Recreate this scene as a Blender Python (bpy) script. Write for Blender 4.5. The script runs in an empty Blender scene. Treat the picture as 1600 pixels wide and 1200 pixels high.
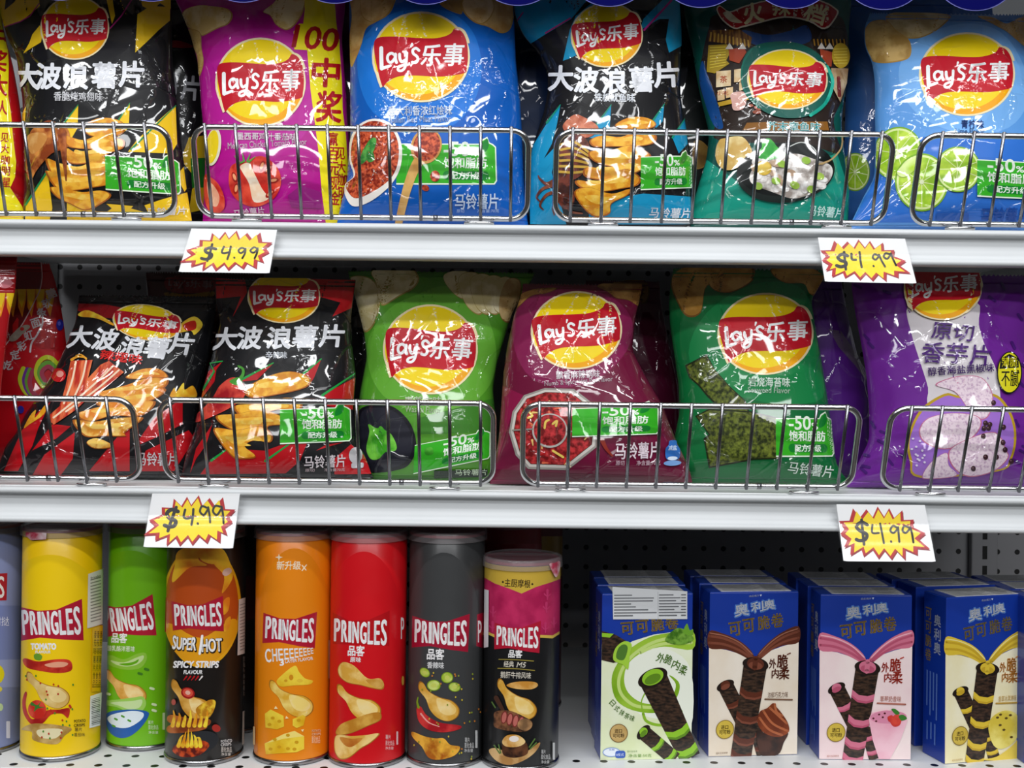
import bpy, math, random
import numpy as np
from mathutils import Vector, geometry

# ------------------------------------------------------------------ camera, world, lights, exposure
C = bpy.context.scene.collection
SC = bpy.context.scene
F, CX, CY, TH = 1850.0, 800.0, 560.0, math.radians(0.65)   # focal length in pixels, principal point, roll
CAMZ = 1.30                                                # camera height above the shop floor
cam_data = bpy.data.cameras.new('camera')
cam = bpy.data.objects.new('camera', cam_data)
C.objects.link(cam)
cam.location = (0, 0, CAMZ)
cam.rotation_mode = 'YXZ'
cam.rotation_euler = (math.pi / 2, 0, 0)
cam.rotation_mode = 'QUATERNION'
from mathutils import Quaternion
cam.rotation_quaternion = Quaternion((0, 1, 0), TH * -1) @ Quaternion((1, 0, 0), math.pi / 2)
cam_data.sensor_width = 36.0
cam_data.lens = F / 1600 * 36
cam_data.shift_y = (CY - 600) / 1600
cam_data.clip_start = 0.05
SC.camera = cam
SC.view_settings.view_transform = 'Standard'
SC.view_settings.look = 'None'
SC.view_settings.gamma = 1.0
SC.view_settings.exposure = 0.10

world = bpy.data.worlds.new('shop_ambient')
SC.world = world
world.use_nodes = True
bgn = world.node_tree.nodes['Background']
bgn.inputs['Color'].default_value = (0.95, 0.97, 1.0, 1)
bgn.inputs['Strength'].default_value = 0.05

def tube(name, x, y, z, lx, ly, power):
    """one ceiling strip lamp of the aisle, or an extra strip added like it, shining down and towards the shelves"""
    ld = bpy.data.lights.new(name, 'AREA')
    ld.shape = 'RECTANGLE'; ld.size = lx; ld.size_y = ly; ld.energy = power
    ld.color = (0.97, 0.985, 1.0)
    o = bpy.data.objects.new(name, ld)
    C.objects.link(o)
    o.location = (x, y, CAMZ + z)
    d = Vector((0, 1.1, CAMZ)) - Vector((0, y, CAMZ + z))
    o.rotation_euler = (math.atan2(d.y, -d.z), 0, 0)
    return o

tube('ceiling_strip_lamp', 0.0, 0.70, 1.25, 3.2, 0.04, 5.0)  # extra strip, added so more film creases catch a highlight
tube('ceiling_strip_lamp', 0.0, 0.20, 1.25, 3.2, 0.05, 10.0)
tube('ceiling_strip_lamp', 0.0, -0.55, 1.25, 3.2, 0.06, 20.0)
tube('ceiling_strip_lamp', 0.0, -1.60, 1.25, 4.0, 0.09, 30.0)
tube('ceiling_strip_lamp', 0.0, -2.70, 1.25, 4.4, 0.12, 22.0)  # added far strip, put in for more white streaks on the bags

# ------------------------------------------------------------------ materials
MATS = {}

def lin(h):
    h = h.lstrip('#')
    out = []
    for k in (0, 2, 4):
        c = int(h[k:k + 2], 16) / 255
        out.append(c / 12.92 if c <= 0.04045 else ((c + 0.055) / 1.055) ** 2.4)
    return (*out, 1.0)

def nn(nt, typ, **kw):
    n = nt.nodes.new(typ)
    for k, v in kw.items():
        setattr(n, k, v)
    return n

def base_mat(name):
    m = bpy.data.materials.new(name)
    m.use_nodes = True
    return m, m.node_tree, m.node_tree.nodes['Principled BSDF']

def crinkle(nt, bs, amt):
    """creases of plastic film: a network of sharp folds, some patches finely crumpled, soft dents between"""
    L = nt.links
    tc = nn(nt, 'ShaderNodeTexCoord')
    def noise(scale, det=1.0, vec=None):
        n = nn(nt, 'ShaderNodeTexNoise'); n.inputs['Scale'].default_value = scale; n.inputs['Detail'].default_value = det
        L.new(vec or tc.outputs['Object'], n.inputs['Vector']); return n
    def math_(op, a, b):
        q = nn(nt, 'ShaderNodeMath', operation=op)
        for i, v in enumerate((a, b)):
            if isinstance(v, float): q.inputs[i].default_value = v
            else: L.new(v, q.inputs[i])
        return q.outputs[0]
    def rng(v, a, b, c, d, smooth=True):
        m = nn(nt, 'ShaderNodeMapRange'); m.interpolation_type = 'SMOOTHSTEP' if smooth else 'LINEAR'
        for k, x in zip(('From Min', 'From Max', 'To Min', 'To Max'), (a, b, c, d)): m.inputs[k].default_value = x
        L.new(v, m.inputs['Value']); return m.outputs['Result']
    wob = noise(26.0, 2.0)
    vs = nn(nt, 'ShaderNodeVectorMath', operation='SCALE'); L.new(wob.outputs['Color'], vs.inputs[0]); vs.inputs['Scale'].default_value = 0.022
    va = nn(nt, 'ShaderNodeVectorMath', operation='ADD'); L.new(tc.outputs['Object'], va.inputs[0]); L.new(vs.outputs[0], va.inputs[1])
    def folds(scale, w, vec):
        v = nn(nt, 'ShaderNodeTexVoronoi', feature='DISTANCE_TO_EDGE'); v.inputs['Scale'].default_value = scale
        L.new(vec, v.inputs['Vector']); return rng(v.outputs['Distance'], 0.0, w, 1.0, 0.0, False)
    big = folds(24.0, 0.042, va.outputs[0])
    m1 = rng(noise(21.0, 1.0).outputs['Fac'], 0.44, 0.54, 0.0, 1.0)
    small = folds(62.0, 0.13, va.outputs[0])
    fine = folds(190.0, 0.45, va.outputs[0])
    m2 = rng(noise(17.0, 1.0, va.outputs[0]).outputs['Fac'], 0.58, 0.68, 0.0, 1.0)
    dent = noise(15.0, 0.5).outputs['Fac']
    long_ = folds(12.0, 0.020, va.outputs[0])
    m3 = rng(noise(14.0, 0.5, va.outputs[0]).outputs['Fac'], 0.40, 0.50, 1.0, 0.0)
    h = math_('MULTIPLY', math_('MULTIPLY', big, m1), 0.34)
    h = math_('ADD', h, math_('MULTIPLY', math_('MULTIPLY', long_, m3), 0.30))
    h = math_('ADD', h, math_('MULTIPLY', math_('MULTIPLY', small, m2), 0.20))
    h = math_('ADD', h, math_('MULTIPLY', math_('MULTIPLY', fine, m2), 0.07))
    h = math_('ADD', h, math_('MULTIPLY', dent, 2.6))
    bp = nn(nt, 'ShaderNodeBump'); bp.inputs['Strength'].default_value = 1.0
    bp.inputs['Distance'].default_value = 0.0030 * amt
    L.new(h, bp.inputs['Height'])
    L.new(bp.outputs['Normal'], bs.inputs['Coat Normal'])
    b2 = nn(nt, 'ShaderNodeBump'); b2.inputs['Distance'].default_value = 0.0078 * amt * 0.4      # the ink below only follows the soft dents
    L.new(dent, b2.inputs['Height']); L.new(b2.outputs['Normal'], bs.inputs['Normal'])

def two_tone(nt, bs, c1, c2, scale, det=6.0, lo=0.42, hi=0.6, stretch=None):
    L = nt.links
    tc = nn(nt, 'ShaderNodeTexCoord')
    n = nn(nt, 'ShaderNodeTexNoise'); n.inputs['Scale'].default_value = scale; n.inputs['Detail'].default_value = det
    if stretch:
        mp = nn(nt, 'ShaderNodeMapping'); mp.inputs['Scale'].default_value = stretch
        L.new(tc.outputs['Object'], mp.inputs['Vector']); L.new(mp.outputs['Vector'], n.inputs['Vector'])
    else:
        L.new(tc.outputs['Object'], n.inputs['Vector'])
    r = nn(nt, 'ShaderNodeValToRGB')
    r.color_ramp.elements[0].position = lo; r.color_ramp.elements[0].color = lin(c1)
    r.color_ramp.elements[1].position = hi; r.color_ramp.elements[1].color = lin(c2)
    L.new(n.outputs['Fac'], r.inputs['Fac']); L.new(r.outputs['Color'], bs.inputs['Base Color'])

def film(c, c2=None, scale=200.0, amt=1.0, stretch=None, lo=0.42, hi=0.6, det=6.0):
    """glossy printed plastic film; two colours give a mottled print"""
    key = ('film', c, c2, scale, amt, stretch, lo, hi)
    if key not in MATS:
        m, nt, bs = base_mat('film_' + c.lstrip('#') + ('_' + c2.lstrip('#') if c2 else ''))
        bs.inputs['Base Color'].default_value = lin(c)
        bs.inputs['Roughness'].default_value = 0.40
        bs.inputs['Specular IOR Level'].default_value = 0.15
        bs.inputs['Coat Weight'].default_value = 1.0
        bs.inputs['Coat Roughness'].default_value = 0.04
        if c2: two_tone(nt, bs, c, c2, scale, det, lo, hi, stretch)
        crinkle(nt, bs, amt)
        MATS[key] = m
    return MATS[key]

def gloss(c, c2=None, scale=200.0, rough=0.3, coat=0.4, metal=0.0, stretch=None, lo=0.42, hi=0.6):
    """smooth printed card or tin"""
    key = ('gloss', c, c2, scale, rough, coat, metal, stretch, lo, hi)
    if key not in MATS:
        m, nt, bs = base_mat('print_' + c.lstrip('#') + ('_' + c2.lstrip('#') if c2 else ''))
        bs.inputs['Base Color'].default_value = lin(c)
        bs.inputs['Roughness'].default_value = rough
        bs.inputs['Metallic'].default_value = metal
        bs.inputs['Coat Weight'].default_value = coat
        bs.inputs['Coat Roughness'].default_value = 0.12
        if c2: two_tone(nt, bs, c, c2, scale, 6.0, lo, hi, stretch)
        else:
            tc = nn(nt, 'ShaderNodeTexCoord'); n = nn(nt, 'ShaderNodeTexNoise'); n.inputs['Scale'].default_value = 60.0
            nt.links.new(tc.outputs['Object'], n.inputs['Vector'])
            mr = nn(nt, 'ShaderNodeMapRange'); mr.inputs['To Min'].default_value = max(0.02, rough - 0.05); mr.inputs['To Max'].default_value = rough + 0.05
            nt.links.new(n.outputs['Fac'], mr.inputs['Value']); nt.links.new(mr.outputs['Result'], bs.inputs['Roughness'])
        MATS[key] = m
    return MATS[key]

def chrome(c='#c9c9cc', rough=0.16):
    key = ('chrome', c, rough)
    if key not in MATS:
        m, nt, bs = base_mat('chromed_wire')
        bs.inputs['Base Color'].default_value = lin(c); bs.inputs['Metallic'].default_value = 1.0
        tc = nn(nt, 'ShaderNodeTexCoord'); n = nn(nt, 'ShaderNodeTexNoise'); n.inputs['Scale'].default_value = 90.0
        nt.links.new(tc.outputs['Object'], n.inputs['Vector'])
        mr = nn(nt, 'ShaderNodeMapRange'); mr.inputs['To Min'].default_value = rough - 0.06; mr.inputs['To Max'].default_value = rough + 0.08
        nt.links.new(n.outputs['Fac'], mr.inputs['Value']); nt.links.new(mr.outputs['Result'], bs.inputs['Roughness'])
        MATS[key] = m
    return MATS[key]

def enamel(c='#e4e6e6', rough=0.38, pitch=None, radius=0.0, hole='#0a0a0a', axes='XZ', off=(0, 0), ymax=None):
    """painted sheet steel, optionally with a grid of punched round holes (pitch and radius in metres)"""
    key = ('enamel', c, rough, pitch, axes, off)
    if key in MATS: return MATS[key]
    m, nt, bs = base_mat('white_enamel' if not pitch else 'perforated_enamel')
    L = nt.links
    bs.inputs['Roughness'].default_value = rough
    bs.inputs['Base Color'].default_value = lin(c)
    tc = nn(nt, 'ShaderNodeTexCoord'); n = nn(nt, 'ShaderNodeTexNoise'); n.inputs['Scale'].default_value = 9.0; n.inputs['Detail'].default_value = 5.0
    L.new(tc.outputs['Object'], n.inputs['Vector'])
    r = nn(nt, 'ShaderNodeValToRGB')
    a = lin(c); r.color_ramp.elements[0].color = (a[0] * 0.95, a[1] * 0.95, a[2] * 0.95, 1); r.color_ramp.elements[1].color = a
    r.color_ramp.elements[0].position = 0.35; r.color_ramp.elements[1].position = 0.6
    L.new(n.outputs['Fac'], r.inputs['Fac'])
    if pitch:
        sx = nn(nt, 'ShaderNodeSeparateXYZ'); L.new(tc.outputs['Object'], sx.inputs[0])
        sq = []
        for ax, of in zip(axes, off):
            ad = nn(nt, 'ShaderNodeMath', operation='ADD'); L.new(sx.outputs[ax], ad.inputs[0]); ad.inputs[1].default_value = of
            pp = nn(nt, 'ShaderNodeMath', operation='PINGPONG'); L.new(ad.outputs[0], pp.inputs[0]); pp.inputs[1].default_value = pitch / 2
            p2 = nn(nt, 'ShaderNodeMath', operation='MULTIPLY'); L.new(pp.outputs[0], p2.inputs[0]); L.new(pp.outputs[0], p2.inputs[1]); sq.append(p2)
        sm = nn(nt, 'ShaderNodeMath', operation='ADD'); L.new(sq[0].outputs[0], sm.inputs[0]); L.new(sq[1].outputs[0], sm.inputs[1])
        lt = nn(nt, 'ShaderNodeMath', operation='LESS_THAN'); L.new(sm.outputs[0], lt.inputs[0]); lt.inputs[1].default_value = radius * radius
        if ymax is not None:
            l2 = nn(nt, 'ShaderNodeMath', operation='LESS_THAN'); L.new(sx.outputs['Y'], l2.inputs[0]); l2.inputs[1].default_value = ymax
            l3 = nn(nt, 'ShaderNodeMath', operation='MULTIPLY'); L.new(lt.outputs[0], l3.inputs[0]); L.new(l2.outputs[0], l3.inputs[1]); lt = l3
        mx = nn(nt, 'ShaderNodeMixRGB'); L.new(lt.outputs[0], mx.inputs['Fac']); L.new(r.outputs['Color'], mx.inputs[1]); mx.inputs[2].default_value = lin(hole)
        L.new(mx.outputs[0], bs.inputs['Base Color'])
        bp = nn(nt, 'ShaderNodeBump'); bp.invert = True; bp.inputs['Distance'].default_value = 0.002; L.new(lt.outputs[0], bp.inputs['Height']); L.new(bp.outputs['Normal'], bs.inputs['Normal'])
    else:
        L.new(r.outputs['Color'], bs.inputs['Base Color'])
    MATS[key] = m
    return m

def clear(c='#f2f2f2', alpha=0.28, rough=0.12):
    """thin clear plastic"""
    key = ('clear', c, alpha)
    if key not in MATS:
        m, nt, bs = base_mat('clear_plastic')
        bs.inputs['Base Color'].default_value = lin(c); bs.inputs['Roughness'].default_value = rough
        bs.inputs['Alpha'].default_value = alpha
        MATS[key] = m
    return MATS[key]

# ------------------------------------------------------------------ objects
def thing(name, loc, label, cat, group=None):
    o = bpy.data.objects.new(name, None)
    o.empty_display_size = 0.02
    C.objects.link(o); o.location = loc
    o['label'] = label; o['category'] = cat
    if group: o['group'] = group
    return o

def link(name, me, parent=None, label=None):
    o = bpy.data.objects.new(name, me); C.objects.link(o)
    if parent: o.parent = parent
    if label: o['label'] = label
    return o

def mesh(name, V, Fs, mats, mi=None, smooth=True, normals=None):
    me = bpy.data.meshes.new(name)
    me.from_pydata([tuple(map(float, v)) for v in V], [], [tuple(map(int, f)) for f in Fs])
    for m in (mats if isinstance(mats, (list, tuple)) else [mats]): me.materials.append(m)
    if mi is not None: me.polygons.foreach_set('material_index', np.asarray(mi, dtype=np.int32))
    me.polygons.foreach_set('use_smooth', [smooth] * len(me.polygons))
    me.update()
    if normals is not None: me.normals_split_custom_set_from_vertices([tuple(map(float, n)) for n in normals])
    return me

def copy_tree(o, loc, label=None, group=None):
    c = o.copy(); C.objects.link(c); c.location = loc
    if label: c['label'] = label
    if group: c['group'] = group
    for ch in o.children:
        d = ch.copy(); C.objects.link(d); d.parent = c
        for g in ch.children:
            e = g.copy(); C.objects.link(e); e.parent = d
    return c

def unroll(px, py):
    dx, dy = np.asarray(px, float) - CX, np.asarray(py, float) - CY
    return dx * math.cos(TH) + dy * math.sin(TH), -dx * math.sin(TH) + dy * math.cos(TH)

def P(px, py, d):
    """the point of the world seen at a photo pixel, at depth d"""
    x, y = unroll(px, py)
    return Vector((float(x) * d / F, d, CAMZ - float(y) * d / F))

def tube_mesh(paths, r, mat, name, seg=10, closed=False, parent=None, off=(0, 0, 0)):
    """round wire along polylines"""
    V, Q = [], []
    for path in paths:
        pts = [Vector(p) - Vector(off) for p in path]
        n = len(pts); b = len(V)
        for i, p in enumerate(pts):
            a = pts[(i - 1) % n] if (closed or i > 0) else pts[i]
            c = pts[(i + 1) % n] if (closed or i < n - 1) else pts[i]
            t = (c - a).normalized()
            u = t.cross(Vector((0, 1, 0)))
            if u.length < 1e-4: u = t.cross(Vector((0, 0, 1)))
            u.normalize(); w = t.cross(u).normalized()
            for k in range(seg):
                th = 2 * math.pi * k / seg
                V.append(p + (u * math.cos(th) + w * math.sin(th)) * r)
        for i in range(n if closed else n - 1):
            j = (i + 1) % n
            for k in range(seg):
                k2 = (k + 1) % seg
                Q.append((b + i * seg + k, b + i * seg + k2, b + j * seg + k2, b + j * seg + k))
        if not closed:
            Q.append(tuple(b + k for k in reversed(range(seg)))); Q.append(tuple(b + (n - 1) * seg + k for k in range(seg)))
    return link(name, mesh(name, V, Q, mat), parent)

def box_mesh(name, lo, hi, mat, parent=None, bev=0.0, off=(0, 0, 0)):
    lo = np.array(lo) - np.array(off); hi = np.array(hi) - np.array(off)
    V = [(x, y, z) for x in (lo[0], hi[0]) for y in (lo[1], hi[1]) for z in (lo[2], hi[2])]
    Q = [(0, 1, 3, 2), (4, 6, 7, 5), (0, 4, 5, 1), (2, 3, 7, 6), (0, 2, 6, 4), (1, 5, 7, 3)]
    o = link(name, mesh(name, V, Q, mat, smooth=False), parent)
    if bev:
        md = o.modifiers.new('bevel', 'BEVEL'); md.width = bev; md.segments = 3
    return o

# ------------------------------------------------------------------ surfaces that print is laid on
class Flat:
    """a surface given as depth g(X, Z); project() finds where the line of sight at a photo pixel meets it"""
    def __init__(s, g, lim=None): s.g = g; s.lim = lim
    def clampxz(s, X, Z): return X, Z
    def at(s, X, Z):
        Y = s.g(X, Z); e = 4e-4
        gx = (s.g(X + e, Z) - s.g(X - e, Z)) / (2 * e); gz = (s.g(X, Z + e) - s.g(X, Z - e)) / (2 * e)
        gx = np.clip(gx, -5, 5); gz = np.clip(gz, -5, 5)
        N = np.stack([gx, -np.ones_like(gx), gz], 1); N /= np.linalg.norm(N, axis=1)[:, None]
        return np.stack([X, Y, Z], 1), N
    def project(s, px, py):
        x, y = unroll(px, py)
        d = np.full(len(x), 1.08)
        for _ in range(9):
            X, Z = s.clampxz(x * d / F, CAMZ - y * d / F)
            d = 0.5 * d + 0.5 * s.g(X, Z) if _ > 3 else s.g(X, Z)
        X, Z = s.clampxz(x * d / F, CAMZ - y * d / F)
        s.bad = np.abs(X - x * d / F) + np.abs(Z - (CAMZ - y * d / F)) > 2e-4
        return s.at(X, Z)

class Bag(Flat):
    """a filled pillow bag: left and right outline read off the photo, standing at depth y0, leaning back"""
    def __init__(s, L, R, y0=1.105, lean=6.0, T=0.027, rot=0.0, seed=1, wr=1.0, foot=0.5, pleat=1.0):
        s.T = T; s.y0 = y0; s.tan = math.tan(math.radians(lean)); s.seed = seed; s.wr = wr; s.foot = foot; s.pleat = pleat
        pts = [P(x, y, y0) for x, y in list(L) + list(R)]
        s.zb = min(p.z for p in pts)
        for _ in range(3):
            pts = [P(x, y, y0 + s.tan * (p.z - s.zb)) for (x, y), p in zip(list(L) + list(R), pts)]
            s.zb = min(p.z for p in pts)
        s.cx = sum(p.x for p in pts) / len(pts); s.cz = sum(p.z for p in pts) / len(pts)
        s.ca, s.sa = math.cos(math.radians(rot)), math.sin(math.radians(rot))
        ab = np.array([s.loc(p.x, p.z) for p in pts]); n = len(L)
        La, Ra = ab[:n], ab[n:]
        La = La[np.argsort(La[:, 1])]; Ra = Ra[np.argsort(Ra[:, 1])]
        s.b0 = min(La[0, 1], Ra[0, 1]); s.b1 = max(La[-1, 1], Ra[-1, 1])
        s.bs = np.linspace(s.b0, s.b1, 161)
        k = np.ones(9) / 9
        sm = lambda v: np.convolve(np.pad(v, 4, mode='edge'), k, mode='valid')
        s.xl = sm(np.interp(s.bs, La[:, 1], La[:, 0])); s.xr = sm(np.interp(s.bs, Ra[:, 1], Ra[:, 0]))
        r = np.random.RandomState(seed)
        s.waves = [(r.uniform(-1, 1) * 70, r.uniform(-1, 1) * 55, r.uniform(0, 6.3), r.uniform(0, 6.3), r.uniform(0.5, 1)) for _ in range(7)]
        s.pl = [(r.uniform(0.08, 0.92), r.uniform(0.012, 0.03), r.uniform(-1.1, 1.1), r.uniform(-.5, .5)) for _ in range(9)]
    def loc(s, X, Z):
        return (X - s.cx) * s.ca + (Z - s.cz) * s.sa, -(X - s.cx) * s.sa + (Z - s.cz) * s.ca
    def wor(s, a, b):
        return s.cx + a * s.ca - b * s.sa, s.cz + a * s.sa + b * s.ca
    def st(s, X, Z):
        a, b = s.loc(X, Z)
        l = np.interp(b, s.bs, s.xl); r = np.interp(b, s.bs, s.xr)
        return np.clip((a - l) / np.maximum(r - l, 1e-4), 0, 1), np.clip((b - s.b0) / (s.b1 - s.b0), 0, 1)
    def clampxz(s, X, Z):
        a, b = s.loc(X, Z)
        b = np.clip(b, s.b0, s.b1)
        l = np.interp(b, s.bs, s.xl); r = np.interp(b, s.bs, s.xr); w = r - l
        a = np.clip(a, l + 0.004 * w, r - 0.004 * w)
        return s.wor(a, b)
    def half(s, u, t):
        e = np.clip(1 - np.abs(2 * u - 1) ** 2.4, 0, 1) ** 0.62
        v = (s.foot * (t < 2) + (1 - s.foot)) * (1 - np.exp(-t / 0.06)) * (1 - np.exp(-(1 - t) / 0.16)) * 1.08
        return s.T * e * v
    def mid(s, Z): return s.y0 + s.tan * (Z - s.zb)
    def wrinkle(s, u, t, X, Z):
        w = 0
        for kx, kz, p1, p2, am in s.waves:
            w = w + am * np.abs(np.sin((kx * X + kz * Z) * 0.9 + p1 + 0.8 * np.sin(40 * Z + p2))) * (0.5 + 0.5 * np.sin(23 * X - 19 * Z + p2))
        w = (w - 1.2) * 0.0012 * s.wr
        q = 0
        for c, wd, sl, dp in s.pl:                     # pleats running down from the top seal
            dd = (u - c - sl * (1 - t) * 0.6) / (wd * (1 + 3.0 * (1 - t)))
            q = q + np.exp(-np.abs(dd) * 1.3) * (0.6 + dp)
        w = w - q * 0.0030 * s.pleat * np.exp(-(1 - t) / 0.22) * np.clip((1 - t) / 0.03, 0, 1)
        edge = np.clip(1 - np.abs(2 * u - 1), 0, 1)
        return w * np.clip(edge / 0.12, 0, 1) * np.clip(t / 0.05, 0, 1) * np.clip((1 - t) / 0.04, 0, 1)
    def g(s, X, Z):
        u, t = s.st(X, Z)
        return s.mid(Z) - s.half(u, t) + s.wrinkle(u, t, X, Z)
    def patch(s, name, t0, t1, mat, off, nu=92, nt=110, ridge=0.0, zig=0.0):
        """front and back sheets of the bag between two heights"""
        nt = max(6, int(nt * (t1 - t0)) + 2)
        th = np.linspace(-1, 1, nu); U = (np.sin(th * math.pi / 2) * 0.55 + th * 0.45) * 0.5 + 0.5
        Tt = np.linspace(t0, t1, nt)
        u, t = np.meshgrid(U, Tt)
        b = s.b0 + t * (s.b1 - s.b0)
        if zig and t1 > 0.99: b[-1, ::2] -= zig
        if zig and t0 < 0.01: b[0, ::2] += zig
        l = np.interp(b, s.bs, s.xl); r = np.interp(b, s.bs, s.xr)
        a = l + u * (r - l)
        X, Z = s.wor(a, b)
        mid = s.mid(Z); h = s.half(u, t); w = s.wrinkle(u, t, X, Z)
        rd = ridge * np.sin(t * (s.b1 - s.b0) / 0.0022 * math.pi) if ridge else 0
        Yf = mid - h + w + rd - 0.0003 * (np.abs(2 * u - 1) < 0.999)
        Yb = mid + h * 0.8 - w * 0.5 + rd + 0.0003 * (np.abs(2 * u - 1) < 0.999)
        A = np.stack([X, Yf, Z], 2).reshape(-1, 3); B = np.stack([X, Yb, Z], 2).reshape(-1, 3)
        V = np.concatenate([A, B]) - np.array(off)
        ii = np.arange(nu * nt).reshape(nt, nu)
        q = np.stack([ii[:-1, :-1], ii[:-1, 1:], ii[1:, 1:], ii[1:, :-1]], 2).reshape(-1, 4)
        qb = q[:, ::-1] + nu * nt
        n0 = nu * nt
        cap = [(ii[0, k], ii[0, k] + n0, ii[0, k + 1] + n0, ii[0, k + 1]) for k in range(nu - 1)] + [(ii[-1, k + 1], ii[-1, k + 1] + n0, ii[-1, k] + n0, ii[-1, k]) for k in range(nu - 1)]
        return mesh(name, V, np.concatenate([q, qb, np.array(cap)]), mat)

class Can(Flat):
    def __init__(s, x, y, r, z0=0.0, z1=9.0): s.x, s.y, s.r, s.z0, s.z1 = x, y, r, z0, z1
    def project(s, px, py):
        u, v = unroll(px, py); u = u / F
        # |(u d - x, d - y)| = r
        A = u * u + 1; B = -2 * (u * s.x + s.y); D = B * B - 4 * A * (s.x ** 2 + s.y ** 2 - s.r ** 2)
        s.bad = D < 0
        d = (-B - np.sqrt(np.maximum(D, 0))) / (2 * A)
        X, Y = u * d - s.x, d - s.y
        n = np.hypot(X, Y); X, Y = X / n, Y / n
        N = np.stack([X, Y, 0 * X], 1)
        return np.stack([s.x + X * s.r, s.y + Y * s.r, np.clip(CAMZ - v * d / F, s.z0, s.z1)], 1), N

class Plane(Flat):
    """an upright plane through a point with a horizontal normal angle"""
    def __init__(s, p, ang, tilt=0.0):
        s.p = np.array(p); s.n = np.array((math.sin(ang) * math.cos(tilt), -math.cos(ang) * math.cos(tilt), math.sin(tilt)))
    def project(s, px, py):
        u, v = unroll(px, py)
        R = np.stack([u / F, np.ones_like(u), -v / F], 1); O = np.array((0, 0, CAMZ))
        k = ((s.p - O) @ s.n) / (R @ s.n)
        return O + R * k[:, None], np.repeat(s.n[None], len(u), 0)

# ------------------------------------------------------------------ print: flat shapes in photo coordinates laid onto a surface
TEXTS = {}

def glyphs(txt):
    if txt not in TEXTS:
        cu = bpy.data.curves.new('lettering', 'FONT'); cu.body = txt; cu.size = 1.0; cu.resolution_u = 3
        o = bpy.data.objects.new('lettering', cu); C.objects.link(o)
        dg = bpy.context.evaluated_depsgraph_get()
        me = bpy.data.meshes.new_from_object(o.evaluated_get(dg))
        me.calc_loop_triangles()
        co = np.zeros(len(me.vertices) * 3); me.vertices.foreach_get('co', co); co = co.reshape(-1, 3)[:, :2]
        tr = np.zeros(len(me.loop_triangles) * 3, dtype=np.int32); me.loop_triangles.foreach_get('vertices', tr)
        tri = co[tr.reshape(-1, 3)]
        bpy.data.objects.remove(o); bpy.data.curves.remove(cu); bpy.data.meshes.remove(me)
        TEXTS[txt] = (tri, co.min(0), co.max(0))
    return TEXTS[txt]

def catmull(pts, closed=True, n=6):
    p = np.array(pts, float); N = len(p); out = []
    rng = range(N) if closed else range(N - 1)
    for i in rng:
        g = lambda k: p[k % N] if closed else p[min(max(k, 0), N - 1)]
        a, b, c, d = g(i - 1), g(i), g(i + 1), g(i + 2)
        for t in np.linspace(0, 1, n, endpoint=False):
            out.append(0.5 * ((2 * b) + (c - a) * t + (2 * a - 5 * b + 4 * c - d) * t * t + (3 * b - a - 3 * c + d) * t ** 3))
    if not closed: out.append(p[-1])
    return np.array(out)

def ring(cx, cy, rx, ry, rot=0, n=44, a0=0, a1=360):
    t = np.radians(np.linspace(a0, a1, n, endpoint=(a1 - a0) < 360)); c, s = math.cos(math.radians(rot)), math.sin(math.radians(rot))
    x, y = rx * np.cos(t), ry * np.sin(t)
    return np.stack([cx + x * c - y * s, cy + x * s + y * c], 1)

def rrect(x0, y0, x1, y1, r, n=5):
    out = []
    for cx, cy, a in ((x1 - r, y1 - r, 0), (x0 + r, y1 - r, 90), (x0 + r, y0 + r, 180), (x1 - r, y0 + r, 270)):
        for t in np.radians(np.linspace(a, a + 90, n)): out.append((cx + r * math.cos(t), cy + r * math.sin(t)))
    return np.array(out)

def rotate(pts, cx, cy, deg, shear=0.0):
    c, s = math.cos(math.radians(deg)), math.sin(math.radians(deg))
    p = np.array(pts, float) - (cx, cy)
    p[..., 0] -= shear * p[..., 1]
    return np.stack([cx + p[..., 0] * c - p[..., 1] * s, cy + p[..., 0] * s + p[..., 1] * c], -1)

def tess(pts):
    pts = np.array(pts, float)
    idx = geometry.tessellate_polygon([[Vector((p[0], p[1], 0)) for p in pts]])
    return pts[np.array(idx)] if len(idx) else np.zeros((0, 3, 2))

def split(tri, L, f=None):
    done = []
    for _ in range(24):
        if not len(tri): break
        if f is None: q = tri
        else: q = f(tri[..., 0].ravel(), tri[..., 1].ravel())[0].reshape(-1, 3, 3)
        e = np.linalg.norm(q[:, [1, 2, 0]] - q, axis=2)
        k = e.argmax(1); big = e.max(1) > L
        done.append(tri[~big]); tri, k = tri[big], k[big]
        if not len(tri): break
        r = np.arange(len(tri))
        A, B, Cc = tri[r, k], tri[r, (k + 1) % 3], tri[r, (k + 2) % 3]
        M = (A + B) / 2
        tri = np.concatenate([np.stack([A, M, Cc], 1), np.stack([M, B, Cc], 1)])
    return np.concatenate(done)

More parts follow.
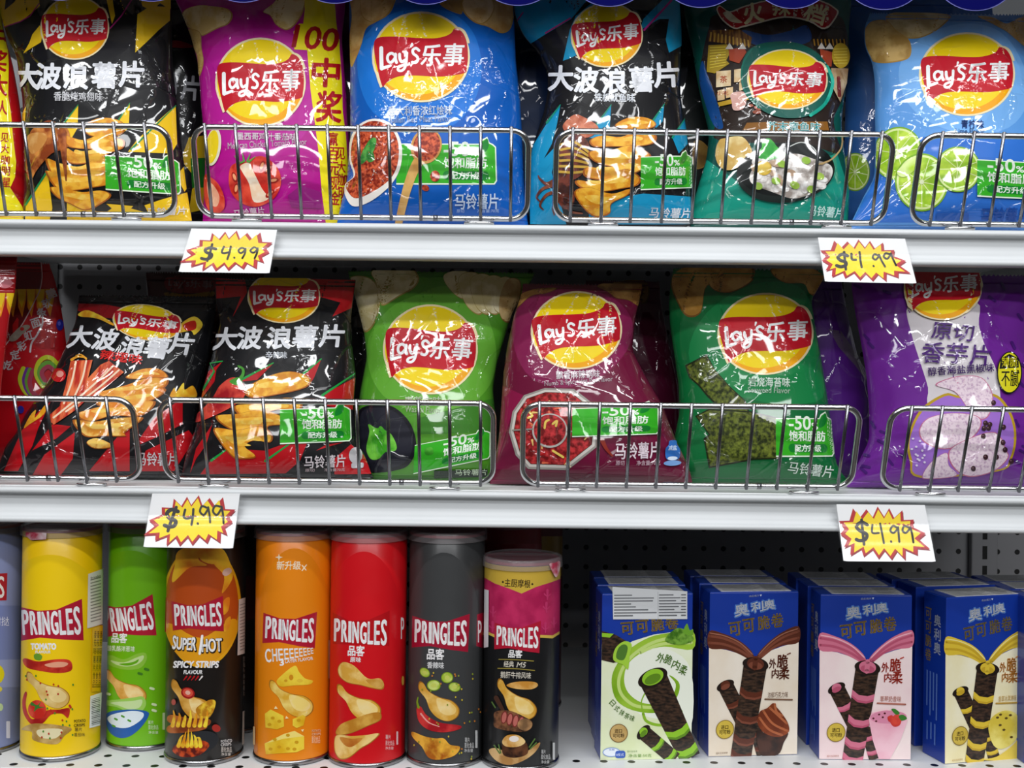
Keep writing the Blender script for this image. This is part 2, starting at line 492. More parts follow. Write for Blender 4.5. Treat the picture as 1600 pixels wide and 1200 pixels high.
class Art:
    """collects the print of one thing, part by part; each part becomes one mesh under the thing"""
    def __init__(s, root, surf, matf=film, L=4.0, lift=0.0003, step=0.00003):
        s.root, s.surf, s.mf, s.L, s.lift, s.step = root, surf, matf, L, lift, step
        s.parts = {}; s.order = []; s.cur = None; s.layer = 0; s.zt = (0, 0, 1.0); s.labels = {}
    def zoom(s, ox, oy, k): s.zt = (ox, oy, k); return s
    def q(s, pts):
        pts = np.array(pts, float); return pts / s.zt[2] + np.array(s.zt[:2])
    def part(s, name, under=None, label=None, surf=None):
        key = name
        while key in s.parts: key += '~'
        s.parts[key] = dict(name=name, tris=[], mats=[], under=under, surf=surf or s.surf); s.order.append(key); s.cur = key
        s.parts[key]['label'] = label
        return s
    def mat(s, m): return s.mf(m) if isinstance(m, str) else m
    def put(s, tri, m, same=False, L=None):
        if not len(tri): return s
        if not same: s.layer += 1
        p = s.parts[s.cur]; m = s.mat(m)
        tri = split(tri, L or s.L)
        if isinstance(p['surf'], Can): tri = split(tri, 0.0024, p['surf'].project)
        p['tris'].append((tri, s.layer)); p['mats'].append(m)
        return s
    # all of these take coordinates in the current zoom frame
    def poly(s, pts, m, raw=False): return s.put(tess(s.q(pts)), m)
    def blob(s, pts, m, n=5): return s.put(tess(s.q(catmull(pts, True, n))), m)
    def ell(s, cx, cy, rx, ry, m, rot=0): return s.poly(ring(cx, cy, rx, ry, rot), m)
    def rr(s, x0, y0, x1, y1, r, m, rot=0, shear=0):
        return s.poly(rotate(rrect(x0, y0, x1, y1, r), (x0 + x1) / 2, (y0 + y1) / 2, rot, shear), m)
    def stroke(s, pts, w, m, smooth=True, n=5, w1=None, same=False, closed=False):
        c = catmull(pts, closed, n) if smooth and len(pts) > 2 else np.array(pts, float)
        c = s.q(c); w = w / s.zt[2]; w1 = w if w1 is None else w1 / s.zt[2]
        ws = np.linspace(w, w1, len(c))
        d = np.gradient(c, axis=0); d /= np.maximum(np.linalg.norm(d, axis=1), 1e-9)[:, None]
        nrm = np.stack([-d[:, 1], d[:, 0]], 1) * ws[:, None] / 2
        a, b = c + nrm, c - nrm
        T = [np.stack([a[:-1], b[:-1], b[1:]], 1), np.stack([a[:-1], b[1:], a[1:]], 1)]
        for e, ww in ((0, ws[0]), (-1, ws[-1])):
            if ww > 0.4:
                rg = ring(c[e][0], c[e][1], ww / 2, ww / 2, 0, 8)
                T.append(np.stack([np.repeat(c[e][None], 8, 0), rg, np.roll(rg, -1, 0)], 1))
        return s.put(np.concatenate(T), m, same)
    def text(s, txt, cx, cy, w, h, m, rot=0, shear=0, bold=0.0, bow=0.0, env=0.0, envl=0.0, vert=False, fn=None):
        """txt fitted into a w x h box centred at cx, cy; bow bends the base line, env makes the ends taller"""
        if vert:
            n = len(txt); st = h / n
            for i, ch in enumerate(txt):
                ox, oy = rotate([(cx, cy - h / 2 + (i + 0.5) * st)], cx, cy, rot)[0]
                s.text(ch, ox, oy, w, st * 0.9, m, rot, shear, bold)
                if i < n - 1: s.layer -= 1
            return s
        tri, lo, hi = glyphs(txt)
        base = (tri - (lo + hi) / 2) / (hi - lo)
        base = base * (w, -h)
        out = []
        em = min(h / (hi - lo)[1], 1.05 * w / max(len(txt), 1)) * 0.72
        offs = [(0, 0)]
        if bold: offs = [(math.cos(a) * bold * em, math.sin(a) * bold * em) for a in np.linspace(0, 2 * math.pi, 6, endpoint=False)] + [(0, 0)]
        for dx, dy in offs:
            t = base + (dx, dy)
            u = t[..., 0] / (w / 2)
            if env or envl: t = np.stack([t[..., 0], (t[..., 1] - h / 2) * (1 + env * u * u + envl * u) + h / 2], -1)
            if bow: t = np.stack([t[..., 0], t[..., 1] + bow * u * u], -1)
            out.append(t)
        t = np.concatenate(out)
        t = rotate(t + (cx, cy), cx, cy, rot, shear)
        if fn: t = fn(t)
        return s.put(s.q(t), m)
    def build(s):
        made = {}
        for key in s.order:
            p = s.parts[key]
            if not p['tris']: continue
            mats = []; V = []; mi = []; lay = []
            for (tri, ly), m in zip(p['tris'], p['mats']):
                if m not in mats: mats.append(m)
                a = (tri[:, 1, 0] - tri[:, 0, 0]) * (tri[:, 2, 1] - tri[:, 0, 1]) - (tri[:, 1, 1] - tri[:, 0, 1]) * (tri[:, 2, 0] - tri[:, 0, 0])
                tri = tri[np.abs(a) > 1e-4]; a = a[np.abs(a) > 1e-4]
                tri = np.where((a > 0)[:, None, None], tri[:, ::-1], tri)
                V.append(tri.reshape(-1, 2)); mi += [mats.index(m)] * len(tri); lay.append(np.full(len(tri) * 3, ly))
            V = np.concatenate(V); lay = np.concatenate(lay)
            key3 = np.round(np.column_stack([V, lay * 100.0]), 3)
            uq, inv = np.unique(key3, axis=0, return_inverse=True); inv = inv.reshape(-1)
            pos, nor = p['surf'].project(uq[:, 0], uq[:, 1])
            pos = pos + nor * (s.lift + s.step * uq[:, 2:3] / 100.0)
            off = np.array(s.root.location) if s.root else np.zeros(3)
            fc = inv.reshape(-1, 3); mi = np.array(mi); bad = getattr(p['surf'], 'bad', None)
            if bad is not None:                                # drop what would lie past the visible edge of the thing
                keep = ~bad[fc].all(1); fc, mi = fc[keep], mi[keep]
                if not len(fc): continue
                used, fc = np.unique(fc, return_inverse=True); fc = fc.reshape(-1, 3); pos, nor = pos[used], nor[used]
            me = mesh(p['name'], pos - off, fc, mats, mi, True, nor)
            par = made.get(p['under'], s.root) if p['under'] else s.root
            made[key] = link(p['name'], me, par, p['label'])
        return made

# ------------------------------------------------------------------ the shop fixture
ZS = [CAMZ + 0.1186, CAMZ - 0.118, CAMZ - 0.3705]     # shelf tops, upper to lower
ZTOP = CAMZ + 0.378                                   # shelf above the picture
BACK = 1.535
PITCH = 0.0254
XL, XR = -0.606, 0.611                                # bay between the uprights

h0 = P(915.9, 855.0, BACK)
WHITE = enamel('#d2d5d7', 0.36)
DECK = enamel('#e6e8e8', 0.42)
PEG = enamel('#7c7c7f', 0.5, PITCH, 0.0034, '#060606', 'XZ', (-h0.x + 10 * PITCH, -h0.z + 80 * PITCH))  # white panel toned grey, its shade is in the colour
f0 = P(943.5, 1191.0, 1.0915)

wb = box_mesh('wall_back', (-1.0, BACK, 0.80), (1.0, BACK + 0.015, 1.80), PEG)
wb['kind'] = 'structure'

for i, x in enumerate((XL, XR)):
    up = thing('shelf_upright', (x, BACK - 0.006, 0.80), ['slotted steel upright at the back behind the left-hand bags', 'slotted steel upright at the back right behind the wafer boxes'][i], 'upright')
    box_mesh('post', (x - 0.017, BACK - 0.012, 0.80), (x + 0.017, BACK - 0.0005, 1.80), enamel('#7c7c7f', 0.45), up, 0.002, up.location)
    SL = gloss('#050505', rough=0.8, coat=0.0)
    V, Q = [], []
    for k in range(38):
        z = 0.82 + k * PITCH
        for dx in (-0.003,):
            b = len(V)
            V += [(x + dx - x, -0.0063, z - 0.80), (x + dx + 0.006 - x, -0.0063, z - 0.80), (x + dx + 0.006 - x, -0.0063, z + 0.017 - 0.80), (x + dx - x, -0.0063, z + 0.017 - 0.80)]
            Q.append((b, b + 1, b + 2, b + 3))
    link('slot_column', mesh('slot_column', V, Q, SL, smooth=False), up)

def rail_profile():
    return [(1.078, -0.0012), (1.0560, -0.0006), (1.0500, -0.0002), (1.0478, -0.0010), (1.0468, -0.0026), (1.0468, -0.0046), (1.0478, -0.0058),
            (1.0530, -0.0066), (1.0545, -0.0080), (1.0540, -0.0180), (1.0525, -0.0230), (1.0505, -0.0250), (1.0500, -0.0262), (1.0478, -0.0268), (1.0466, -0.0282),
            (1.0466, -0.0302), (1.0476, -0.0318), (1.0500, -0.0322), (1.0640, -0.0322), (1.0640, -0.0302), (1.0560, -0.0300), (1.0560, -0.0030), (1.078, -0.0030)]

def shelf(z, label, deck_mat):
    t = thing('store_shelf', (0, 1.07, z), label, 'shelf')
    off = np.array(t.location)
    box_mesh('deck', (XL + 0.018, 1.0582, z - 0.0030), (XR - 0.018, BACK - 0.0125, z), deck_mat, t, 0.0, (0, 0, 0) if False else off)
    prof = rail_profile(); xs = [XL - 0.002, XR + 0.002]
    V = [(x, y, z + dz) for x in xs for y, dz in prof]
    n = len(prof)
    Q = [(k, (k + 1) % n, n + (k + 1) % n, n + k) for k in range(n)]
    V = np.array(V) - off
    V[:, 2] += 0.0
    me = mesh('price_rail', V, Q, WHITE, smooth=True)
    o = link('price_rail', me, t)
    bm_caps = [tuple(reversed(range(n))), tuple(range(n, 2 * n))]
    md = o.modifiers.new('edge', 'EDGE_SPLIT'); md.split_angle = math.radians(55)
    box_mesh('shelf_bracket', (XL + 0.0185, 1.10, z - 0.034), (XL + 0.0205, BACK - 0.0125, z - 0.0035), enamel('#d8dada', 0.4), t, 0.0, off)
    box_mesh('shelf_bracket', (XR - 0.0205, 1.10, z - 0.034), (XR - 0.0185, BACK - 0.0125, z - 0.0035), enamel('#d8dada', 0.4), t, 0.0, off)
    return t

shelf(ZTOP, 'white metal shelf above the picture, blue scalloped strip hanging from its edge', DECK)
shelf(ZS[0], 'upper white metal shelf under the top row of crisp bags', DECK)
shelf(ZS[1], 'middle white metal shelf under the second row of crisp bags', DECK)
# the base deck is perforated; its texture runs in the deck's own coordinates
BASE = enamel('#e6e8e8', 0.42, PITCH, 0.0036, '#0a0a0a', 'XY', (-f0.x + 40 * PITCH, -(f0.y - 1.07) + 60 * PITCH), ymax=f0.y - 1.07 + 0.012)
shelf(ZS[2], 'perforated white base shelf carrying crisp canisters and wafer boxes', BASE)

def paper(c):
    m = gloss(c, rough=0.8, coat=0.0); m.node_tree.nodes['Principled BSDF'].inputs['Specular IOR Level'].default_value = 0.02
    return m

# blue scalloped strip on the edge of the shelf above
t = thing('scalloped_strip', (0, 1.046, ZTOP - 0.03), 'dark blue scalloped paper strip with pale edging along the very top', 'decoration')
R0 = 72 * 1.045 / F; xc0 = P(666, -60, 1.045).x; st = (P(1525, -60, 1.045).x - xc0) / 6
def scallops(r, y, name, m, z0):
    V, Q = [], []
    for k in range(-9, 8):
        cx = xc0 + k * st
        if abs(cx) > 0.62: continue
        b = len(V)
        arc = [(cx + r * math.cos(a), z0 + r * math.sin(a)) for a in np.linspace(math.pi, 2 * math.pi, 26)]
        arc = [(cx - r, z0 + 0.016)] + arc + [(cx + r, z0 + 0.016)]
        for yy in (y, y + 0.0006): V += [(px, yy - 1.046, pz - (ZTOP - 0.03)) for px, pz in arc]
        n = len(arc)
        Q += [tuple(range(b, b + n)), tuple(reversed(range(b + n, b + 2 * n)))] + [(b + i, b + n + i, b + n + (i + 1) % n, b + (i + 1) % n) for i in range(n)]
    return link(name, mesh(name, V, Q, m, smooth=False), t)
zc = P(1239, -59, 1.045).z
scallops(R0 * 0.985, 1.0450, 'scalloped_band', paper('#090a4e'), zc)
scallops(R0 * 1.005, 1.0457, 'pale_edging', paper('#7c7ed0'), zc)

# ------------------------------------------------------------------ wire fences clipped to the shelf edges
CHR = chrome('#d4d4d6', 0.17); CHD = chrome('#8c8c90', 0.24)
def fence(xl, xr, wires, row, label):
    zt, zb = ((CAMZ + 0.1985, ZS[0] + 0.0062), (CAMZ - 0.0395, ZS[1] + 0.0062))[row]
    yt, yb = 1.031, 1.060
    ypx = (204, 629)[row]
    X0, X1 = P(xl, ypx, yt).x, P(xr, ypx, yt).x
    t = thing('wire_fence', ((X0 + X1) / 2, yb, zb), label, 'shelf fence', 'chrome wire fences along the shelf edges')
    off = t.location
    pt = lambda x, k, dy=0: (x, yb + (yt - yb) * k + dy, zb + (zt - zb) * k)
    H = math.hypot(zt - zb, yt - yb); r = 0.015; path = []
    for cx, ck, a0 in ((X0 + r, r / H, 180), (X1 - r, r / H, 270), (X1 - r, 1 - r / H, 0), (X0 + r, 1 - r / H, 90)):
        for a in np.radians(np.linspace(a0, a0 + 90, 8)):
            path.append(pt(cx + r * math.cos(a), ck + r * math.sin(a) / H))
    tube_mesh([path], 0.0026, CHR, 'frame', 12, True, t, off)
    for w in wires:
        x = P(w, ypx, yt).x
        if X0 + 0.004 < x < X1 - 0.004:
            tube_mesh([[pt(x, -0.035, -0.0036), pt(x, 0.5, -0.0036), pt(x, 1.035, -0.0036)]], 0.00155, CHD, 'wire', 8, False, t, off)
    for hx in (X0 + 0.043, X1 - 0.043):
        lp = [(hx + 0.0125 * math.cos(a), yb - 0.0045 + 0.0055 * math.sin(a), zb - 0.0046) for a in np.linspace(0, 2 * math.pi, 20, endpoint=False)]
        tube_mesh([lp], 0.0013, CHR, 'clip_loop', 7, True, t, off)
    jx = X0 + 0.72 * (X1 - X0)
    tube_mesh([[pt(jx - 0.002, 0, 0), pt(jx + 0.002, 0, 0)]], 0.0029, CHD, 'joint_collar', 10, False, t, off)
    return t

lins = lambda a, s, n: [a + s * k for k in range(n)]
fence(-268, 262, [39, 84.5, 132, 179.5, 227] + lins(-9, -48, 5), 0, 'chrome wire fence at the left end of the upper shelf, cut by the frame')
fence(300, 826, lins(321, 47.8, 11), 0, 'chrome wire fence before the magenta and the deep blue bags')
fence(870, 1398, [895, 944, 991, 1041, 1089, 1136, 1185, 1232, 1280, 1329, 1377], 0, 'chrome wire fence before the cyan-black and the teal bags')
fence(1441, 1970, [1471, 1520, 1566, 1614, 1662, 1710, 1758, 1806, 1854, 1902, 1950], 0, 'chrome wire fence before the pale blue lime bag at the upper right')
fence(-322, 206, [25, 74, 120, 168] + lins(-23, -48, 6), 1, 'chrome wire fence at the left end of the middle shelf, cut by the frame')
fence(247, 771, lins(267, 48.4, 11), 1, 'chrome wire fence before the upright black-red and the light green bags')
fence(818, 1346, [843, 890, 937, 985, 1032, 1080, 1128, 1177, 1226, 1275, 1323], 1, 'chrome wire fence before the maroon and the dark green bags')
fence(1394, 1922, [1423, 1470.6, 1516.5, 1565.6, 1614, 1662, 1710, 1758, 1806, 1854, 1902], 1, 'chrome wire fence before the purple taro bag at the right end')

# ------------------------------------------------------------------ price cards
STAR_O = [(740, 560), (800, 563), (852, 552), (905, 560), (968, 568), (1012, 604), (1012, 604), (1060, 655), (1075, 717), (968, 722), (965, 755), (905, 742), (850, 752), (785, 738), (735, 740), (700, 712), (682, 668), (675, 610)]
STAR = [(674, 610), (722, 608), (739, 560), (770, 596), (800, 563), (828, 594), (852, 552), (880, 592), (905, 558), (925, 596), (965, 566), (965, 604), (1014, 602), (1008, 632), (1063, 655), (1030, 678),
        (1078, 716), (1022, 712), (1020, 738), (968, 718), (965, 757), (930, 724), (905, 756), (875, 722), (848, 753), (822, 718), (782, 745), (772, 716), (724, 742), (728, 700), (696, 712), (712, 682), (680, 660), (700, 640)]
def shrink(pts, k, dx=0, dy=0):
    p = np.array(pts, float); c = np.array((870, 655.0)); return (p - c) * k + c + (dx, dy)

def price_card(corners, ztop_shelf, digits, sgn, label, zoom=None):
    """a printed card in a clear sleeve, stuck in the price rail and flaring out below it. corners: tl, tr, br, bl in the photo"""
    tl, tr, br, bl = corners
    z0 = ztop_shelf - 0.0065; zk = ztop_shelf - 0.024; zlow = P((bl[0] + br[0]) / 2, (bl[1] + br[1]) / 2, 1.018).z
    def g(X, Z):
        k = np.clip((zk - Z) / (zk - zlow), 0, 1.2); q = np.clip((z0 - Z) / (z0 - zk), 0, 1)
        return 1.0448 - 0.0010 * q - 0.0245 * k ** 1.35
    s = Flat(g)
    c = P((bl[0] + br[0]) / 2, bl[1], 1.02)
    t = thing('price_card', (c.x, 1.045, zk), label, 'price card', 'price cards on the shelf edges')
    a = Art(t, s, lambda m: gloss(m, rough=0.28, coat=0.6), 6.0, 0.0, 0.00004)
    lerp = lambda p, q, k: (p[0] + (q[0] - p[0]) * k, p[1] + (q[1] - p[1]) * k)
    r = 0.06
    card = [lerp(tl, bl, 0), lerp(tl, bl, 1 - r), lerp(lerp(tl, bl, 1 - r / 3), bl, 0.5), lerp(bl, br, r / 1.5), lerp(bl, br, 1 - r / 1.5), lerp(lerp(tr, br, 1 - r / 3), br, 0.5), lerp(tr, br, 1 - r), tr]
    a.part('card').poly(card, gloss('#f2f3f5', rough=0.3, coat=0.5))
    def mp(p):                                             # master star lives in the box 674..1078 x 552..757
        p = np.array(p, float); u = (p[..., 0] - 660) / (1108 - 660); v = (p[..., 1] - 545) / (766 - 545)
        L = np.array(tl) + (np.array(bl) - np.array(tl)) * v[..., None]; R = np.array(tr) + (np.array(br) - np.array(tr)) * v[..., None]
        u = u - 0.08 * (v - 0.5) * 0 ; k = (u * 448 - sgn * 0) / 400.0
        return L + (R - L) * np.clip((p[..., 0] - 664 - (30 * v if sgn > 0 else 0)) / 405.0, -0.02, 1.03)[..., None]
    st_ = STAR if sgn > 0 else [(2 * 870 - x, y) for x, y in STAR][::-1]
    off = 0 if sgn > 0 else 0
    if sgn < 0: mp2 = lambda p: mp(np.array(p, float) + (-8, 0))
    else: mp2 = mp
    a.part('starburst').poly(mp2(shrink(st_, 1.0, 3, 7)), '#8c1a26').poly(mp2(shrink(st_, 1.0)), '#b8121e').poly(mp2(shrink(st_, 0.885, 0, 0)), '#f8da04')
    a.part('price_writing')
    for pts, w in digits: a.stroke(pts, w * 1.1, gloss('#161618', rough=0.4, coat=0.3))
    a.build()
    # the clear sleeve reaches up into the rail behind the top bead
    a2 = Art(t, Flat(lambda X, Z: g(X, Z) - 0.0006), None, 6.0, 0.0, 0.0)
    e = lambda p, q, k: lerp(p, q, k)
    a2.part('clear_sleeve').poly([e(tl, tr, -0.03), e(bl, br, -0.004), e(bl, br, 1.004), e(tl, tr, 1.03)], clear('#ffffff', 0.05, 0.1))
    a2.build()
    return t

def zz(ox, oy, k, items): return [([(ox + x / k, oy + y / k) for x, y in pts], w / k) for pts, w in items]
D1 = zz(0, 180, 3.0, [([(1012, 628), (985, 622), (962, 632), (970, 645), (992, 652), (988, 668), (965, 676), (944, 672)], 13), ([(995, 605), (985, 645), (972, 684)], 10),
     ([(1050, 617), (1040, 642), (1052, 648), (1078, 642)], 9), ([(1082, 616), (1076, 645), (1066, 676)], 9), ([(1098, 668), (1099, 670)], 8),
     ([(1150, 628), (1132, 622), (1118, 636), (1130, 648), (1150, 632)], 8), ([(1152, 626), (1148, 650), (1136, 672)], 8),
     ([(1206, 626), (1190, 620), (1174, 636), (1188, 646), (1206, 632)], 8), ([(1209, 624), (1204, 650), (1194, 672)], 8)])
D2 = zz(1050, 180, 2.909, [([(798, 640), (775, 632), (754, 645), (765, 660), (788, 668), (790, 682), (768, 690), (748, 684)], 14), ([(782, 622), (786, 665), (790, 702)], 11),
     ([(815, 630), (818, 655), (836, 658)], 10), ([(852, 622), (856, 660), (862, 692)], 9), ([(915, 686), (917, 688)], 8),
     ([(938, 640), (920, 632), (912, 648), (925, 658), (938, 645)], 8), ([(940, 634), (952, 662), (968, 690)], 8),
     ([(990, 632), (970, 628), (962, 644), (978, 654), (990, 638)], 8), ([(994, 628), (1004, 655), (1018, 684)], 8)])
D3 = zz(0, 740, 2.667, [([(742, 158), (715, 150), (696, 166), (706, 186), (732, 198), (726, 218), (704, 222), (686, 216)], 15), ([(735, 140), (716, 190), (700, 240)], 12),
     ([(772, 150), (766, 180), (780, 188), (800, 182)], 9), ([(806, 148), (804, 180), (798, 214)], 9), ([(824, 208), (825, 210)], 9),
     ([(862, 142), (842, 136), (834, 158), (850, 172), (866, 150)], 8), ([(868, 140), (874, 175), (876, 204)], 8),
     ([(920, 138), (898, 134), (888, 156), (904, 172), (922, 148)], 8), ([(924, 138), (930, 172), (932, 208)], 8)])
D4 = zz(800, 740, 2.0, [([(1110, 160), (1092, 152), (1076, 164), (1086, 178), (1108, 190), (1104, 206), (1086, 210), (1076, 206)], 10), ([(1092, 144), (1096, 185), (1100, 222)], 8),
     ([(1126, 160), (1126, 185), (1146, 186)], 6), ([(1150, 156), (1156, 186), (1162, 218)], 6), ([(1184, 212), (1185, 214)], 6),
     ([(1204, 170), (1190, 164), (1182, 178), (1192, 186), (1204, 174)], 6), ([(1206, 168), (1208, 190), (1210, 214)], 6),
     ([(1242, 170), (1226, 164), (1220, 178), (1230, 186), (1242, 174)], 6), ([(1244, 168), (1250, 190), (1254, 216)], 6)])
price_card([(299, 357), (433, 359), (421, 427), (279, 425)], ZS[0], D1, -1, 'yellow starburst price card under the magenta bag on the upper shelf edge')
price_card([(1278, 371), (1414, 373), (1432, 443), (1289, 440)], ZS[0], D2, 1, 'yellow starburst price card under the teal bag on the upper shelf edge')
price_card([(238, 771), (375, 771), (364, 857), (224, 855)], ZS[1], D3, -1, 'yellow starburst price card above the super hot canister on the middle shelf edge')
price_card([(1307, 788), (1445, 789), (1462, 878), (1318, 877)], ZS[1], D4, 1, 'yellow starburst price card above the strawberry wafer box on the middle shelf edge')

# ------------------------------------------------------------------ crisp bags: shared printing
def logo(a, cx, cy, r, rot=0.0, sx=1.0, sy=1.0, name='logo', clip=None):
    """round yellow emblem with a red ribbon and white lettering; clip cuts the top off where the film folds back"""
    c, s_ = math.cos(math.radians(rot)), math.sin(math.radians(rot))
    def M(p):
        p = (np.array(p, float) - (630, 517)) / 272 * (r * sx, r * sy)
        return np.stack([cx + p[..., 0] * c - p[..., 1] * s_, cy + p[..., 0] * s_ + p[..., 1] * c], -1)
    def cut(p):
        p = np.array(p, float)
        if clip is not None: p[:, 1] = np.maximum(p[:, 1], clip)
        return p
    a.part(name)
    key = a.cur
    a.poly(M(cut(ring(630, 517, 285, 283))), '#f3e2b4')
    a.poly(M(cut(ring(630, 517, 272, 271))), '#f4d50f')
    a.poly(M(cut(np.concatenate([ring(630, 517, 271, 270, 0, 40, 12, 160), ring(612, 490, 262, 262, 0, 30, 158, 14)]))), '#f3a70c')
    tail = [(372, 402), (420, 391), (500, 391), (600, 399), (700, 402), (765, 390), (806, 368), (824, 340), (850, 345), (876, 372), (897, 430), (903, 520), (896, 585), (888, 614), (830, 630), (760, 640), (690, 639), (600, 633), (520, 635), (465, 652), (430, 678), (412, 702), (402, 690), (384, 620), (364, 520), (357, 440)]
    edge = [(x + (x - 630) * 0.03 + (8 if x > 820 else 0) - (6 if x < 420 else 0), y + (6 if y > 640 else (-8 if y < 380 else 0))) for x, y in tail]
    a.poly(M(cut(catmull([edge[i] for i in (6, 7, 8, 9, 10)] + [(880, 420), (830, 380)], True, 4))), '#f3e2b4')
    a.poly(M(cut(catmull([edge[i] for i in (19, 20, 21, 22, 23)] + [(420, 600), (450, 640)], True, 4))), '#f3e2b4')
    a.poly(M(cut(catmull(tail, True, 3))), '#c01426')
    a.part('lettering', under=key)
    W = '#fbfbfb'; k = r / 272 * (sx + sy) / 2
    st = lambda pts, w, w1=None, same=False: a.stroke(M(catmull(pts, False, 5)), w * k * 0.88, W, False, 1, None if w1 is None else w1 * k, same)
    st([(400, 462), (400, 520), (402, 590)], 27); st([(402, 588), (425, 582), (452, 572)], 25, 16, True)
    st([(480, 508), (460, 494), (440, 506), (436, 530), (446, 550), (462, 548), (478, 528)], 19, None, True); st([(482, 500), (482, 530), (488, 552)], 21, None, True)
    st([(506, 500), (508, 530), (520, 548), (538, 536)], 20, None, True); st([(548, 492), (545, 540), (538, 580), (520, 602), (498, 600), (500, 582), (530, 568)], 19, 15, True)
    st([(577, 437), (572, 456)], 16, 7, True)
    st([(618, 478), (600, 464), (582, 476), (586, 498), (604, 512), (612, 532), (600, 552), (578, 550)], 19, None, True)
    kk = lambda t: t
    a.text('乐', 690, 508, 112, 132, W, 0, 0.10, 0.035, fn=M); a.layer -= 1
    a.text('事', 820, 504, 116, 138, W, 0, 0.10, 0.03, fn=M)
    return key

def badge(a, O, U, V, ext=-220, leaf=True, dark='#0d7f2a', g='#35ad22', left=True, name='claim_badge'):
    """green patch: minus fifty per cent saturated fat, recipe upgraded"""
    O, U, V = np.array(O, float), np.array(U, float), np.array(V, float)
    M = lambda p: O + (np.array(p, float)[..., 0:1] - 775) / 330 * U + (np.array(p, float)[..., 1:2] - 880) / 270 * V
    a.part(name)
    sh = [(775 + ext, 902), (1000, 897), (1012, 872), (1048, 852), (1062, 888), (1085, 898), (1104, 915), (1112, 1130), (1098, 1152), (775 + ext, 1160)]
    a.poly(M(sh), '#e9f7e2')
    inn = [(775 + ext, 908), (1004, 904), (1018, 880), (1046, 862), (1056, 893), (1080, 905), (1097, 920), (1104, 1126), (1092, 1144), (775 + ext, 1150)]
    a.poly(M(inn), g)
    a.poly(M(catmull([(1000, 960), (1004, 915), (1046, 864), (1058, 905), (1040, 945)], True, 4)), dark)
    a.poly(M(rrect(770, 1070, 1060, 1126, 26)), dark)
    a.text('-50', 856, 931, 160, 90, '#f4fff0', 0, 0, 0.05, fn=M); a.layer -= 1
    a.text('%', 967, 951, 46, 42, '#f4fff0', 0, 0, 0.05, fn=M); a.layer -= 1
    a.text('饱和脂肪', 910, 1018, 268, 68, '#f4fff0', 0, 0, 0.035, fn=M)
    a.text('配方升级', 915, 1098, 196, 46, '#f4fff0', 0, 0, 0.03, fn=M)

def shrk(pts, k, dx=0, dy=0):
    p = np.array(pts, float); c = p.mean(0); return (p - c) * k + c + (dx, dy)

def crisp(a, pts, edge='#a85a14', lo='#d98a1c', hi='#f0b63a', top='#f7d060', sc=110.0):
    """a golden ridged crisp"""
    a.blob(pts, edge, 4)
    a.blob(shrk(pts, 0.94, -1, -2), film(lo, hi, sc, det=3.0), 4)
    p = np.array(pts, float); c = p.mean(0)
    h = shrk(pts, 0.62, -4, 0); h[:, 1] = (h[:, 1] - c[1]) * 0.5 + c[1] - 6
    a.blob(h, film(hi, top, sc * 1.3, det=3.0), 4)
    return a

def pale(a, pts, edge='#b98f45', lo='#d9b870', hi='#eddaa4', sc=60.0):
    """a pale flat potato crisp"""
    a.blob(pts, edge, 5); a.blob(shrk(pts, 0.955, -2, -2), film(lo, hi, sc, det=4.0), 5)
    return a

def title(a, pts, rot=0.0, w=190, h=150, bold=0.055, name='title_lettering', txt='大波浪薯片', m='#eef0f6', shear=0.0):
    a.part(name)
    for i, (ch, (x, y)) in enumerate(zip(txt, pts)):
        if i: a.layer -= 1
        r = rot[i] if isinstance(rot, (list, tuple)) else rot
        a.text(ch, x, y, w, h, m, r, shear, bold)

def bottom_y(row, x, y0=1.105):
    return CY + (CAMZ - ZS[row]) / y0 * F + (x - CX) * math.sin(TH)

def bag(L, R, row, label, colour, y0=1.105, lean=6.0, T=0.027, seed=1, wr=1.0, foot=0.55, pleat=1.0, seal=None, name='crisp_bag', cat='crisp bag', group=None, tops=0.045, mat2=None):
    L, R = list(L), list(R)
    L[0] = (L[0][0], bottom_y(row, L[0][0], y0)); R[0] = (R[0][0], bottom_y(row, R[0][0], y0))
    s = Bag(L, R, y0, lean, T, 0.0, seed, wr, foot, pleat)
    dz = ZS[row] + 0.0012 - s.zb
    s.zb += dz; s.cz += dz
    t = thing(name, (s.cx, y0, ZS[row] + 0.0012), label, cat, group)
    m = film(colour) if isinstance(colour, str) else colour
    ms = film(seal) if seal else m
    link('pouch', s.patch('pouch', 0.03, 1 - tops, m, t.location), t)
    link('bottom_seal', s.patch('bottom_seal', 0.0, 0.03, ms, t.location, ridge=0.0004), t)
    link('top_seal', s.patch('top_seal', 1 - tops, 1.0, ms, t.location, ridge=0.0004, zig=0.0022), t)
    return t, s, Art(t, s)

def plain_copy(seed, L, R, row, label, colour, y0, lean=4.0, T=0.024, **k):
    return bag(L, R, row, label, colour, y0, lean, T, seed, **k)

# ------------------------------------------------------------------ top row of bags, left to right
# yellow and red bag cut by the left edge
t, s, a = bag([(-135, 0), (-135, 250), (-135, 100), (-135, -30)], [(40, 0), (42, 310), (40, 250), (35, 200), (28, 150), (20, 105), (12, 75), (4, 40), (0, -30)], 0,
              'red crisp bag with yellow prize stripe at the left edge of the upper shelf', '#a80d14', y0=1.112, seed=3, T=0.024)
a.zoom(0, 150, 6).part('prize_stripe')
a.poly([(-400, -900), (40, -900), (60, -600), (80, -300), (75, 0), (100, 150), (120, 380), (150, 620), (140, 760), (95, 860), (210, 1040), (240, 1180), (-400, 1200)], '#f0df14')
a.part('prize_lettering')
a.text('中', -20, -560, 160, 190, '#b01018', 5, 0, 0.05); a.text('奖', -20, -330, 160, 190, '#b01018', 5, 0, 0.05)
a.text('大', -10, -100, 150, 190, '#b01018', 3, 0, 0.05); a.text('人', 20, 110, 90, 130, '#b01018', 3, 0, 0.05)
